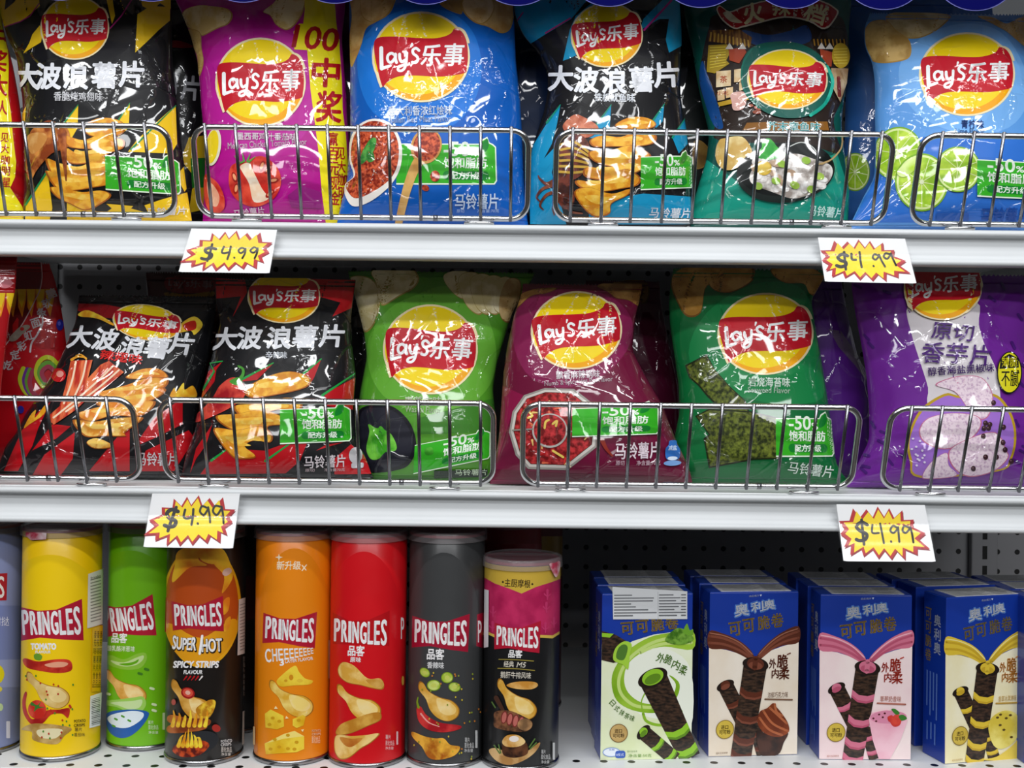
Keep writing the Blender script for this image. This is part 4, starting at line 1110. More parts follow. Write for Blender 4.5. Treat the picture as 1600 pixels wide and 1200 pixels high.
a.stroke([(335, 470), (330, 540), (290, 620), (250, 680), (238, 750)], 14, '#d9cfd2')
a.part('tear_tab').blob([(75, 640), (120, 590), (160, 555), (215, 540), (235, 560), (180, 610), (130, 660), (85, 668)], film('#9c9384', '#c2baa8', 60)).ell(175, 572, 16, 14, '#c01a1c')
a.part('noodle_print')
for c, d in (('#b8c41e', 0), ('#6a2a8c', 42), ('#5f9a2c', 70), ('#a0304a', 98)):
    a.stroke([(185 + d * 0.75, 880 + d * 0.15), (160 + d * 0.75, 960 + d * 0.2), (185 + d * 0.7, 1040 + d * 0.2), (235 + d * 0.6, 1100)], 36, c)
for c, d in (('#b8c41e', 0), ('#5f9a2c', 44), ('#a0304a', 78)):
    a.stroke([(335 + d * 0.2, 1020 - d * 0.6), (285 + d * 0.55, 930), (300 + d * 0.45, 840 + d * 0.7), (350 + d * 0.3, 795 + d * 0.9), (400, 800 + d), (440, 840 + d)], 34, c)
a.part('bead_print').ell(462, 540, 26, 44, '#23248c').ell(458, 530, 10, 16, '#5a5ac0').ell(165, 1200, 26, 30, '#23248c')
a.build()
# folded header of the front packet of the same corner
t, s, a = bag([(-120, 0), (-120, 600), (-118, 405)], [(-8, 0), (2, 600), (14, 500), (24, 455), (27, 402)], 1, 'shiny red packet with a ribbed top seal, just showing at the left edge', '#a00a14', y0=1.082, lean=1, T=0.010, seed=85, wr=0.2, pleat=0.2, name='sweet_packet', cat='sweet packet', tops=0.15)
a.zoom(0, 400, 5).part('candy_print')
for x in (-60, 10, 82): a.poly([(x - 34, 290), (x + 34, 290), (x + 22, 380), (x - 4, 480), (x - 28, 400)], '#e08a1a').poly([(x - 30, 290), (x + 30, 290), (x + 18, 350), (x - 2, 410), (x - 24, 350)], '#e8c31a')
a.part('painted_glint').blob([(0, 165), (60, 170), (100, 215), (60, 250), (0, 240)], '#c8707a')  # highlight on the film laid on as a patch of colour
a.build()

# leaning black and red bag
REDF = '#b8121c'
t, s, a = bag([(-8, 0), (8, 700), (25, 679), (41, 647), (63, 618), (82, 588), (104, 542), (118, 505), (124, 462)],
              [(292, 0), (302, 700), (307, 650), (313, 606), (326, 560), (334, 510), (338, 470)], 1,
              'leaning black crisp bag with bacon strips and a red title at the lower left', BLK, y0=1.113, seed=91, wr=1.3, T=0.030, lean=13)
a.zoom(0, 400, 3.158).part('red_flash_print')
a.poly([(385, 270), (390, 235), (520, 240), (620, 260), (560, 310), (470, 300)], '#8c1018')
for p in ([(20, 1060), (110, 860), (190, 770), (250, 720), (190, 850), (160, 940), (90, 1060)], [(160, 960), (260, 830), (350, 840), (280, 900)], [(160, 1080), (220, 980), (370, 870), (360, 1000), (300, 1080)], [(440, 1060), (640, 820), (640, 1060)], [(690, 900), (760, 800), (900, 700), (900, 830), (760, 900), (690, 930)], [(680, 1060), (720, 960), (930, 860), (960, 900), (860, 1060)]):
    a.part('red_flash_print').poly(p, REDF)
a.part('flame_print')
for p in ([(390, 285), (440, 270), (540, 320), (560, 345), (480, 310), (400, 300)], [(870, 380), (900, 330), (960, 300), (1000, 340), (960, 390), (940, 370)], [(120, 850), (150, 790), (180, 760), (175, 800), (230, 730), (220, 780), (150, 830)], [(840, 700), (860, 650), (870, 670), (905, 625), (910, 660), (950, 640), (970, 690), (930, 700)]):
    a.part('flame_print').blob(p, film('#e0981e', '#f6d840', 60), 4)
a.blob([(905, 340), (960, 320), (965, 360), (920, 370)], '#c8281c')
logo(a, 726, 330, 160, 8, 1.02, 0.53)
title(a, [(398, 400), (522, 414), (655, 452), (775, 454), (895, 434)], [-2, 6, 8, 6, 4], 116, 104, 0.045, shear=0.2)
a.part('flavour_lettering').text('辣翅味', 600, 500, 205, 48, '#d8201c', 8, 0.1, 0.04)
a.part('food_print')
BAC = film('#b8281a', '#e87848', 60, stretch=(3, 1, 0.5))
a.ell(292, 590, 36, 34, '#c01a1e').ell(300, 584, 18, 16, '#e8988c')
crisp(a, [(480, 680), (620, 640), (740, 600), (830, 610), (800, 660), (680, 690), (560, 710)], lo='#e08020', hi='#f2b048')
crisp(a, [(620, 600), (700, 560), (790, 560), (830, 600), (760, 600), (680, 610)], lo='#e08020', hi='#f2b048')
crisp(a, [(480, 720), (640, 680), (780, 650), (820, 665), (760, 710), (640, 740), (520, 750)], lo='#e08020', hi='#f2b048')
crisp(a, [(380, 780), (520, 740), (660, 720), (770, 720), (700, 790), (560, 790), (440, 820)], lo='#e08020', hi='#f2b048')
crisp(a, [(360, 810), (460, 820), (600, 800), (710, 800), (620, 870), (620, 890), (520, 890), (420, 890)], lo='#d98a24', hi='#f2c868')
crisp(a, [(430, 920), (480, 900), (555, 930), (550, 945), (470, 950)], lo='#d98a24', hi='#f2c868')
a.poly([(355, 520), (460, 515), (440, 600), (400, 700), (300, 740), (330, 640)], BAC); a.poly([(500, 540), (540, 520), (615, 575), (480, 690), (420, 720), (380, 760), (270, 835), (235, 800), (350, 700)], BAC)
for q in ([(380, 525), (360, 620), (320, 730)], [(430, 520), (410, 610), (370, 700)], [(560, 545), (440, 660), (270, 800)], [(590, 565), (480, 660), (330, 770)]): a.stroke(q, 9, '#f6d8b8')
a.stroke([(360, 515), (390, 500), (430, 505)], 14, '#e8a030', w1=4); a.stroke([(430, 510), (405, 490), (380, 495)], 10, '#e8a030', w1=3)
a.part('product_lettering').text('马铃薯片', 775, 1000, 195, 62, '#d6d2d6', 2, 0, 0.02)
a.build()

# upright black and red bag
t, s, a = bag([(282, 0), (291, 710), (304, 676), (316, 618), (326, 577), (336, 539), (344, 504), (336, 466), (337, 436)],
              [(586, 0), (571, 715), (556, 690), (552, 640), (556, 590), (550, 540), (548, 500), (553, 460), (556, 440)], 1,
              'upright black crisp bag with red flashes, chilli picture and green claim patch', BLK, y0=1.098, seed=97, wr=1.2, T=0.031, lean=10.5)
a.zoom(250, 400, 3.157).part('red_flash_print')
for p in ([(275, 110), (420, 120), (430, 180), (360, 300), (400, 200), (280, 210)], [(600, 110), (980, 120), (980, 240), (850, 300), (890, 230), (780, 200)], [(240, 570), (310, 520), (280, 560), (270, 620), (210, 700), (200, 690)], [(395, 620), (560, 530), (480, 612)], [(700, 590), (795, 510), (760, 600), (735, 640)], [(810, 680), (960, 600), (960, 760), (820, 740)],
          [(150, 1070), (180, 950), (260, 830), (230, 930), (180, 1000)], [(250, 1010), (340, 950), (520, 960), (660, 910), (730, 910), (690, 1010), (620, 1070), (200, 1075)], [(770, 960), (900, 920), (820, 930)], [(860, 1000), (940, 930), (1000, 980), (1060, 1075), (860, 1075)]):
    a.part('red_flash_print').poly(p, REDF)
for q in ([(395, 615), (560, 528)], [(700, 588), (795, 508)], [(800, 688), (970, 572)], [(255, 1008), (350, 940)], [(520, 1010), (660, 912)], [(215, 660), (270, 570), (250, 530), (310, 520)]): a.part('green_edge_print').stroke(q, 12, '#1e9a44', False, w1=6)
logo(a, 612, 205, 172, 0, 1.0, 0.72, clip=118)
title(a, [(325, 410), (445, 405), (590, 405), (715, 400), (845, 395)], 0, 116, 108, 0.045, shear=0.12)
a.part('flavour_lettering').text('辛辣味', 576, 490, 105, 34, '#dfe3ea', 0, 0, 0.03)
a.part('food_print')
a.blob([(300, 640), (360, 600), (410, 625), (425, 680), (380, 730), (290, 780), (190, 820), (170, 800), (230, 740), (270, 690)], film('#9c1620', '#d84a3c', 70))
a.stroke([(385, 620), (410, 590), (412, 560), (390, 545)], 18, '#4a9a34', w1=10); a.blob([(345, 620), (390, 600), (410, 630), (380, 640)], '#4a9a34')
crisp(a, [(420, 660), (520, 600), (640, 570), (740, 600), (720, 650), (560, 690), (450, 700)])
crisp(a, [(370, 740), (480, 730), (620, 700), (700, 720), (680, 770), (580, 760), (480, 790), (400, 790)])
crisp(a, [(280, 790), (380, 780), (500, 760), (600, 790), (625, 830), (540, 840), (520, 870), (420, 880), (320, 840)])
crisp(a, [(270, 850), (380, 860), (500, 840), (555, 880), (545, 920), (470, 910), (420, 940), (475, 990), (400, 1000), (360, 990), (300, 920)])
badge(a, (700, 740), (235, -5), (0, 180), -150)
a.part('product_lettering').text('马铃薯片', 812, 1012, 200, 58, '#dcd2d6', -2, 0, 0.02).text('原切', 740, 1052, 46, 14, '#c9b4b8').text('净含量70克', 860, 1050, 100, 14, '#c9b4b8')
a.ell(960, 985, 32, 38, '#b8b4b8').rr(940, 1020, 1000, 1045, 8, '#b8b4b8')
a.build()

# light green bag
GR = '#4f9427'
t, s, a = bag([(557, 0), (560, 700), (558, 650), (562, 615), (573, 560), (568, 518), (557, 475), (543, 424)],
              [(776, 0), (777, 700), (774, 650), (770, 610), (776, 570), (788, 530), (800, 490), (836, 430)], 1,
              'light green crisp bag with a wasabi bowl and flared top corners', GR, y0=1.119, seed=103, wr=1.1, T=0.029, lean=9, pleat=1.3, tops=0.03, seal='#3d7a22')
a.zoom(520, 400, 3.158).part('pale_panel')
a.blob([(420, 190), (560, 150), (720, 230), (800, 420), (790, 600), (700, 720), (560, 790), (380, 760), (250, 690), (180, 560), (180, 400), (280, 260)], '#64aa36', 4)
a.poly([(420, 800), (800, 700), (830, 830), (790, 870), (420, 880)], '#3c7c26')
a.part('crisp_print')
PL = dict(edge='#a8904c', lo='#cfc08a', hi='#e9deb8')
pale(a, [(80, 110), (150, 100), (210, 130), (235, 210), (220, 300), (190, 360), (150, 370), (120, 260), (90, 180)], **PL)
pale(a, [(190, 80), (260, 50), (380, 55), (425, 110), (400, 160), (330, 200), (240, 245), (215, 140)], **PL)
a.part('crisp_print'); pale(a, [(555, 90), (640, 70), (680, 110), (650, 210), (600, 190), (552, 130)], **PL)
for k in range(4): pale(a, [(620 + k * 58, 110 + k * 8), (680 + k * 58, 80 + k * 8), (740 + k * 55, 110 + k * 10), (770 + k * 40, 220), (730 + k * 40, 290), (680 + k * 40, 270), (640 + k * 50, 210)], **PL)
pale(a, [(860, 120), (920, 120), (925, 190), (880, 320), (830, 310), (820, 220)], edge='#8c6a34', lo='#b08c54', hi='#d0b27c')
logo(a, 482, 462, 222, 3, 1.0, 0.96)
a.part('flavour_lettering').text('青芥末味', 446, 716, 180, 44, '#dfeccf', 0, 0, 0.02).text('Wasabi Flavor', 446, 758, 175, 30, '#dfeccf', 2, 0, 0.02)
a.part('food_print')
a.blob([(130, 770), (200, 735), (300, 745), (380, 820), (412, 920), (395, 1000), (330, 1050), (150, 1055), (125, 900)], '#14141c').blob([(140, 790), (210, 750), (300, 765), (370, 840), (395, 930), (370, 1000), (300, 1040), (150, 1040)], '#23232e')
a.blob([(185, 870), (180, 830), (220, 850), (240, 840), (260, 860), (290, 880), (315, 930), (310, 960), (260, 970), (230, 1000), (190, 1000), (170, 950)], film('#3a9a1e', '#7ad048', 60))
badge(a, (548, 895), (228, -42), (-8, 145), -205)
a.zoom(520, 400, 3.158)
a.part('garnish_print').blob([(455, 950), (490, 945), (495, 975), (460, 980)], film('#2f8a1e', '#5ab83c', 90))
a.poly([(500, 1055), (760, 1050), (760, 1085), (500, 1090)], '#16281a').text('马铃薯片', 680, 1062, 155, 30, '#cfe0c4')
a.build()

# maroon bag
MR = '#6c1236'
t, s, a = bag([(765, 0), (779, 690), (784, 622), (786, 590), (792, 545), (803, 495), (811, 473), (817, 452)],
              [(1083, 0), (1077, 732), (1058, 694), (1034, 632), (1006, 585), (988, 549), (992, 504), (997, 478), (1004, 446)], 1,
              'maroon crisp bag with an octagonal hot pot of chillies, leaning right', MR, y0=1.099, seed=109, wr=1.0, T=0.032, lean=8)
a.zoom(760, 400, 3.158).part('pale_panel')
a.blob([(240, 160), (480, 165), (640, 220), (720, 330), (690, 470), (560, 600), (380, 650), (220, 600), (140, 460), (140, 300)], '#84204f', 4)
a.poly([(80, 640), (190, 690), (120, 800), (60, 1000), (60, 800)], '#8a1444').poly([(20, 1050), (400, 1070), (1020, 1090), (1030, 1130), (10, 1100)], '#5c0f2a')
a.part('crisp_print')
pale(a, [(160, 200), (240, 165), (350, 160), (300, 185), (220, 200), (150, 260)], lo='#8f6230', hi='#b58646', edge='#6a4420')
a.part('crisp_print'); pale(a, [(545, 150), (620, 130), (770, 130), (770, 250), (700, 220), (640, 210), (600, 180)], lo='#8f6230', hi='#b58646', edge='#6a4420')
logo(a, 444, 368, 210, -5, 1.02, 0.88)
a.part('flavour_lettering').text('飘香麻辣锅味', 452, 585, 215, 40, '#f0e4ea', -2, 0, 0.03).text('Numb & Spicy Hot Pot Flavor', 455, 622, 335, 30, '#f0e4ea', -4, 0, 0.015)
a.part('food_print')
oc = [(190, 690), (290, 655), (430, 660), (520, 730), (550, 830), (540, 940), (400, 1050), (210, 1045), (150, 980), (118, 870), (135, 770)]
a.poly(shrk(oc, 1.02), '#9a948e').poly(shrk(oc, 0.97), '#cfc9c2').poly(shrk(oc, 0.91), '#4a2a24').poly(shrk(oc, 0.895), film('#6a0d10', '#c8363a', 230, lo=0.4, hi=0.62))
r = random.Random(8)
for k in range(44):
    x, y = r.uniform(150, 520), r.uniform(690, 1030)
    if ((x - 335) / 190) ** 2 + ((y - 860) / 175) ** 2 < 1:
        an = r.uniform(0, 3.1); a.stroke([(x, y), (x + 26 * math.cos(an), y + 26 * math.sin(an))], 11, ('#d83a34', '#a8141a', '#e06a4c', '#e8c070')[k % 4] if k % 9 else '#e8d8b0', False, w1=5)
a.ell(315, 862, 86, 84, '#b8b2ac').ell(315, 860, 78, 76, film('#6a0d10', '#c8363a', 230, lo=0.4, hi=0.62))
for q in ([(135, 860), (232, 855)], [(398, 868), (540, 862)]): a.stroke(q, 7, '#8a847e', False)
for q in ([(290, 850), (295, 820), (310, 810)], [(330, 830), (350, 815), (345, 840)], [(215, 770), (230, 790), (210, 800)], [(330, 960), (380, 990)]): a.stroke(q, 11, '#e8c860')
badge(a, (572, 738), (270, -6), (-2, 148), -180)
a.part('product_lettering').text('马铃薯片', 742, 960, 215, 78, '#ecdce4', -1, 0, 0.03).text('原切', 658, 1018, 42, 22, '#d8c0cc').text('净含量:70克', 795, 1018, 115, 22, '#d8c0cc')
a.stroke([(570, 910), (590, 950), (620, 985)], 24, '#8c2a1c', w1=8)
a.part('blue_bottle_mark').blob([(890, 935), (895, 915), (925, 915), (930, 935), (945, 960), (942, 1000), (910, 1010), (880, 1000), (876, 955)], '#2f6fc0').text('减盐', 910, 950, 40, 24, '#d8e6f8', 0, 0, 0.02).ell(910, 1022, 42, 12, '#7aa4dc').ell(910, 1000, 24, 9, '#d8e6f8')
a.build()

# dark green seaweed bag
SG = '#0d6a36'
t, s, a = bag([(1054, 0), (1051, 700), (1062, 645), (1060, 603), (1054, 558), (1047, 511), (1045, 473), (1049, 436), (1053, 420)],
              [(1330, 0), (1308, 730), (1300, 690), (1297, 650), (1291, 610), (1282, 555), (1273, 510), (1268, 470), (1285, 440), (1294, 424)], 1,
              'dark green crisp bag with crossed seaweed sheets', SG, y0=1.120, seed=113, wr=1.2, T=0.029, lean=8)
a.zoom(1000, 400, 3.158).part('pale_panel')
a.blob([(560, 140), (780, 150), (860, 300), (880, 500), (900, 700), (700, 730), (520, 700), (330, 640), (240, 480), (330, 280)], '#158044', 4)
a.part('crisp_print')
GC = film('#a8772e', '#d0a04c', 60)
pale(a, [(165, 90), (240, 50), (420, 30), (550, 50), (555, 110), (440, 130), (330, 150), (300, 280), (230, 298), (180, 220), (155, 150)], lo='#a8782e', hi='#cf9e4e', edge='#7a5220')
pale(a, [(340, 130), (420, 110), (555, 110), (520, 150), (440, 182), (370, 172)], lo='#b8803a', hi='#d8a85a', edge='#7a5220')
a.part('crisp_print'); pale(a, [(650, 60), (760, 50), (850, 60), (960, 150), (850, 195), (810, 140), (720, 135), (660, 100)], lo='#b08038', hi='#d2a250', edge='#7a5220')
logo(a, 618, 385, 226, -3, 1.0, 0.86)
a.part('flavour_lettering').text('岩烧海苔味', 636, 622, 205, 46, '#dcefe0', 1, 0, 0.03).text('Seaweed Flavor', 636, 662, 208, 28, '#dcefe0', 1, 0, 0.02)
a.part('food_print')
SEA = film('#252e0e', '#76822e', 300, lo=0.38, hi=0.70)
a.poly([(225, 540), (330, 485), (370, 560), (440, 640), (520, 715), (540, 770), (420, 780), (330, 690), (290, 640), (245, 600)], '#1a220a').poly([(232, 545), (328, 492), (370, 566), (440, 645), (512, 715), (530, 765), (424, 772), (335, 685), (295, 636), (250, 596)], SEA)
a.poly([(275, 790), (340, 755), (540, 765), (690, 800), (690, 1000), (560, 1005), (340, 1045), (315, 900), (340, 880)], '#1a220a').poly([(282, 792), (342, 762), (540, 772), (683, 806), (684, 994), (558, 998), (346, 1037), (323, 905), (348, 882)], SEA)
badge(a, (733, 785), (215, 4), (2, 200), -100)
a.part('product_lettering').text('马铃薯片', 840, 1052, 220, 56, '#d8e8dc', 7, 0.1, 0.02)
a.build()

# purple taro bag
PU = '#68208c'
t, s, a = bag([(1322, 0), (1341, 725), (1358, 690), (1358, 640), (1354, 590), (1345, 535), (1337, 495), (1331, 455), (1330, 428)],
              [(1636, 0), (1630, 650), (1620, 590), (1604, 545), (1606, 490), (1620, 432)], 1,
              'purple crisp bag with taro slices and a grey writing panel at the right end', PU, seed=127, wr=1.35, T=0.031, lean=6, pleat=1.2)
a.zoom(1260, 400, 3.158).part('title_panel')
a.poly(catmull([(500, 250), (640, 280), (840, 230), (850, 340), (880, 440), (935, 560), (955, 680), (940, 740), (800, 760), (610, 740), (600, 650), (560, 520), (520, 390)], True, 4), '#d3ccd0')
r = random.Random(5)
a.part('confetti_print')
for k in range(46):
    x, y, an = r.uniform(230, 1080), r.uniform(100, 1060), r.uniform(0.2, 1.2)
    if 480 < x < 1000 and y > 230 and x < 980: continue
    a.stroke([(x, y), (x + 34 * math.cos(an), y + 34 * math.sin(an))], 14, '#43136c', False)
a.part('food_print')
a.blob([(500, 900), (560, 760), (680, 680), (760, 690), (920, 680), (1000, 760), (1032, 880), (1010, 1000), (940, 1060), (560, 1090), (510, 1010)], '#b8961e', 5).blob([(512, 900), (570, 770), (684, 692), (760, 702), (915, 692), (990, 770), (1020, 880), (1000, 995), (935, 1052), (566, 1080), (522, 1005)], '#9c6cc8', 5)
TA = film('#c2a0bc', '#e8d4de', 420, lo=0.34, hi=0.52)
for p in ([(635, 635), (740, 595), (860, 600), (915, 680), (910, 760), (880, 805), (830, 800), (790, 750), (730, 670)], [(555, 860), (600, 800), (720, 775), (840, 790), (860, 840), (800, 910), (680, 955), (580, 920)], [(700, 960), (800, 900), (930, 870), (985, 960), (990, 1000), (920, 1060), (800, 1085), (720, 1040)], [(570, 1080), (620, 1010), (690, 970), (700, 1030), (740, 1080), (600, 1095)]):
    a.blob(p, '#c06a8c', 5).blob(shrk(p, 0.96, 0, -1), TA, 5)
for x, y in ((920, 725), (880, 825), (895, 850), (870, 890), (968, 845), (965, 920), (975, 955), (880, 990), (932, 990), (820, 1045), (1005, 1010), (872, 850), (900, 832)): a.ell(x, y, 12, 13, '#3a2028').ell(x - 3, y - 4, 4, 4, '#7a5a60')
for k in range(14): a.ell(r.uniform(520, 600), r.uniform(850, 1040), 6, 5, '#e0d4ea')
logo(a, 668, 155, 186, -3, 1.0, 0.86, clip=62)
a.part('title_lettering').text('原切', 718, 378, 205, 80, '#4a1a74', 5, 0.05, 0.02).text('香芋片', 735, 485, 335, 100, '#4a1a74', 3, 0.05, 0.02)
a.part('flavour_lettering').text('醇香海盐黑椒味', 758, 562, 320, 42, '#3f1766', -4, 0, 0.02)
a.part('yellow_patch').ell(992, 578, 60, 102, '#14140f', 0).ell(992, 578, 54, 96, '#d8cf1a', 0).poly([(950, 510), (990, 488), (1035, 510), (1036, 555), (944, 560)], '#14140f').text('薄脆', 992, 528, 74, 46, '#d8cf1a', 0, 0, 0.02).text('不腻', 996, 606, 84, 78, '#14140f', 0, 0, 0.02)
a.build()

# second rank; the shade of the middle shelf is put into their colours
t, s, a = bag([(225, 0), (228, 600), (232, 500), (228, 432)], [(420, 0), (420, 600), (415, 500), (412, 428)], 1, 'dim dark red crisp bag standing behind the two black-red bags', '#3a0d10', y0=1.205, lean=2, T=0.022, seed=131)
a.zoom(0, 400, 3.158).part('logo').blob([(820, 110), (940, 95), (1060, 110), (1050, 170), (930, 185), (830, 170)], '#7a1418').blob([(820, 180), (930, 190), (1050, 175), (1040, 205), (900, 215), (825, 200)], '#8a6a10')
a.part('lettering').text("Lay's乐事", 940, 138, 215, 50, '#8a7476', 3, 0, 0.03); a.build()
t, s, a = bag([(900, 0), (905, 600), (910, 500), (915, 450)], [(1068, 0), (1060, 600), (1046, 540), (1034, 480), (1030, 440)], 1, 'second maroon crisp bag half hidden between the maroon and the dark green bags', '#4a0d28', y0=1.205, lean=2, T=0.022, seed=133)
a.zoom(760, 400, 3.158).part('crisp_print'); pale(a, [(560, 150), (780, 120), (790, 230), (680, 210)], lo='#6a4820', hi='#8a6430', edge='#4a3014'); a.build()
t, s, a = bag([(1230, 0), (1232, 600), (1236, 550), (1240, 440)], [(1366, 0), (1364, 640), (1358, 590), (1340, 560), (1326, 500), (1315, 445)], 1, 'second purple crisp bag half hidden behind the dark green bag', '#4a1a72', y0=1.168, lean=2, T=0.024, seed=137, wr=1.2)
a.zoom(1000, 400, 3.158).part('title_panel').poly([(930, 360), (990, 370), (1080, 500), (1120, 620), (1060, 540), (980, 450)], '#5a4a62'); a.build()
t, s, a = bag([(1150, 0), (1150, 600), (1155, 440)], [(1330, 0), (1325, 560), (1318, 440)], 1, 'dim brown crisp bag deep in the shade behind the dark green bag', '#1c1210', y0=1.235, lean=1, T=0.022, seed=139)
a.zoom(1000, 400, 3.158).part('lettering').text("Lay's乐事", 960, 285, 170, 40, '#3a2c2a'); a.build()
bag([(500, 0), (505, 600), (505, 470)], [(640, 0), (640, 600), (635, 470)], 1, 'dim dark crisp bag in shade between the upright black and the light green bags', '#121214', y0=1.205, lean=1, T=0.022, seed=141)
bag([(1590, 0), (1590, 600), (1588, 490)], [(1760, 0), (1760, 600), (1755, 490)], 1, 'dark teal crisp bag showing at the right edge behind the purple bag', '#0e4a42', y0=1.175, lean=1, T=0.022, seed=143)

# ------------------------------------------------------------------ crisp canisters on the base shelf
TIN = gloss('#9a9a9c', rough=0.25, coat=0.0, metal=1.0)
def lathe(name, prof, mat, parent, n=144):
    V = [(r * math.cos(2 * math.pi * k / n), r * math.sin(2 * math.pi * k / n), z) for r, z in prof for k in range(n)]
    Q = [(i * n + k, i * n + (k + 1) % n, (i + 1) * n + (k + 1) % n, (i + 1) * n + k) for i in range(len(prof) - 1) for k in range(n)]
    if prof[0][0] > 0: Q.append(tuple(reversed(range(n))))
    if prof[-1][0] > 0: Q.append(tuple((len(prof) - 1) * n + k for k in range(n)))
    o = link(name, mesh(name, V, Q, mat), parent)
    md = o.modifiers.new('edges', 'EDGE_SPLIT'); md.split_angle = math.radians(50)
    return o

CAN_R = 0.0350
def canister(px, d, colour, label, h=0.2070, lid='#c9b9bd', foil='#a8505c', group=None):
    x = (unroll(px, 1000)[0]) * d / F
    t = thing('crisp_canister', (float(x), d, ZS[2] + 0.0006), label, 'crisp canister', group)
    lathe('tube', [(CAN_R - 0.0004, 0.004), (CAN_R, 0.0045), (CAN_R, h - 0.001), (CAN_R - 0.0006, h)], gloss(colour, rough=0.36, coat=0.15), t)
    lathe('base_rim', [(CAN_R - 0.002, 0.0), (CAN_R + 0.0006, 0.0004), (CAN_R + 0.0011, 0.002), (CAN_R + 0.0006, 0.0040), (CAN_R, 0.0044)], TIN, t)
    lathe('foil_seal', [(0.0001, h + 0.0012), (CAN_R - 0.0012, h + 0.0012), (CAN_R - 0.0004, h + 0.0024), (CAN_R + 0.0002, h)], gloss(foil, rough=0.35, coat=0.2), t)
    lathe('lid', [(CAN_R + 0.0014, h - 0.0048), (CAN_R + 0.0020, h - 0.0044), (CAN_R + 0.0019, h + 0.0030), (CAN_R + 0.0012, h + 0.0044), (CAN_R - 0.0010, h + 0.0048), (CAN_R - 0.0024, h + 0.0036), (0.0001, h + 0.0034)], clear('#9c9698', 0.38, 0.12), t)
    return t, Can(float(x), d, CAN_R, ZS[2] + 0.0056, ZS[2] + h)

def can_art(t, s): return Art(t, s, lambda m: gloss(m, rough=0.36, coat=0.15), 4.5, 0.00012, 0.00002)
gp = lambda c1, c2, sc, **k: gloss(c1, c2, sc, rough=0.36, coat=0.15, **k)
REDP = '#b01430'; WH = '#f4f2f2'

def shield(a, cx, cy, w, h, bg=REDP, txt=True, rot=0.0, cutl=0.0):
    """dark red bow-tie label with condensed white lettering"""
    a.part('name_label')
    k = a.cur
    if bg:
        p = [(cx - w * 0.52, cy - h * 0.52), (cx - w * 0.2, cy - h * 0.34), (cx + w * 0.1, cy - h * 0.34), (cx + w * 0.52, cy - h * 0.62), (cx + w * 0.50, cy + h * 0.68), (cx + w * 0.2, cy + h * 0.62), (cx - w * 0.2, cy + h * 0.50), (cx - w * 0.52, cy + h * 0.56)]
        a.poly(rotate(p, cx, cy, rot), bg)
    a.part('name_lettering', under=k if bg else None)
    n = 8; ws = [1.02, 1.02, 0.5, 1.1, 1.08, 0.9, 0.95, 0.98]; tot = sum(ws); x = cx - w * 0.48; W = w * 0.96
    for i, ch in enumerate('PRINGLES'):
        cw = ws[i] / tot * W; u = (x + cw / 2 - cx) / (w / 2)
        top = cy - h * (0.31 + 0.15 * u * u); bot = cy + h * (0.45 + 0.07 * u)
        if i: a.layer -= 1
        oy = (top + bot) / 2; hh = bot - top
        q = rotate([(x + cw / 2, oy)], cx, cy, rot)[0]
        a.text(ch, q[0], q[1], cw * 0.74, hh * 0.93, WH, rot, 0, 0.13)
        x += cw

def arch(a, cx, cy, rx, ry, m): a.part('tone_arch').poly(np.concatenate([ring(cx, cy, rx, ry, 0, 40, 180, 360), [(cx + rx, cy + ry * 2.2), (cx - rx, cy + ry * 2.2)]]), m)

def crunch(a, p, m=None, edge='#b07a28', lo='#dca640', hi='#f6d486'):
    a.blob(p, edge, 5); a.blob(shrk(p, 0.96, -1, -2), gp(lo, hi, 70), 5)

def curled(a, x, y, k=1.0, rot=0, lo='#e0a83c', hi='#f8d888', edge='#a8701e'):
    """saddle-shaped crisp seen from the side: broad lobe and a narrow curled tail"""
    p = [(-115, -50), (-95, -52), (-60, -25), (0, -14), (60, -18), (105, 5), (112, 45), (80, 80), (30, 84), (-20, 60), (-60, 15), (-105, -15)]
    q = rotate(np.array(p, float) * k, 0, 0, rot) + (x, y)
    a.blob(q, edge, 5).blob(shrk(q, 0.955, 0, 2), gp(lo, hi, 60), 5)
    q2 = rotate(np.array([(-10, -4), (50, -8), (92, 10), (92, 38), (60, 56), (20, 46)], float) * k, 0, 0, rot) + (x, y)
    a.blob(q2, gp(hi, '#f6dc9c', 60), 5)

# lavender canister cut by the left edge
t, s = canister(-26, 1.118, '#8793c4', 'lavender crisp canister cut by the left edge of the base shelf')
a = can_art(t, s).zoom(0, 800, 3)
a.part('tone_band').poly([(-400, 430), (120, 440), (110, 700), (-400, 690)], '#7482b8').poly([(-400, 700), (110, 690), (100, 820), (-400, 830)], '#8f9ac8')
a.part('name_label').poly([(-300, 310), (34, 286), (30, 414), (-300, 425)], REDP); a.part('name_lettering', under='name_label').text('S', 4, 352, 30, 100, WH, 0, 0, 0.05).text('E', -38, 352, 30, 96, WH, 0, 0, 0.05)
a.part('flavour_lettering').text('甜', -14, 512, 34, 40, '#e4e6f4').text('挞', 24, 512, 36, 42, '#e4e6f4')
a.part('food_print').blob([(-40, 740), (0, 720), (20, 760), (0, 800), (-40, 790)], '#e0d21c').ell(0, 915, 14, 18, '#b8d0a0').ell(-10, 830, 20, 14, '#d8cc50')
a.part('small_print').rr(28, 980, 46, 1060, 3, '#d0d4ea'); a.build()

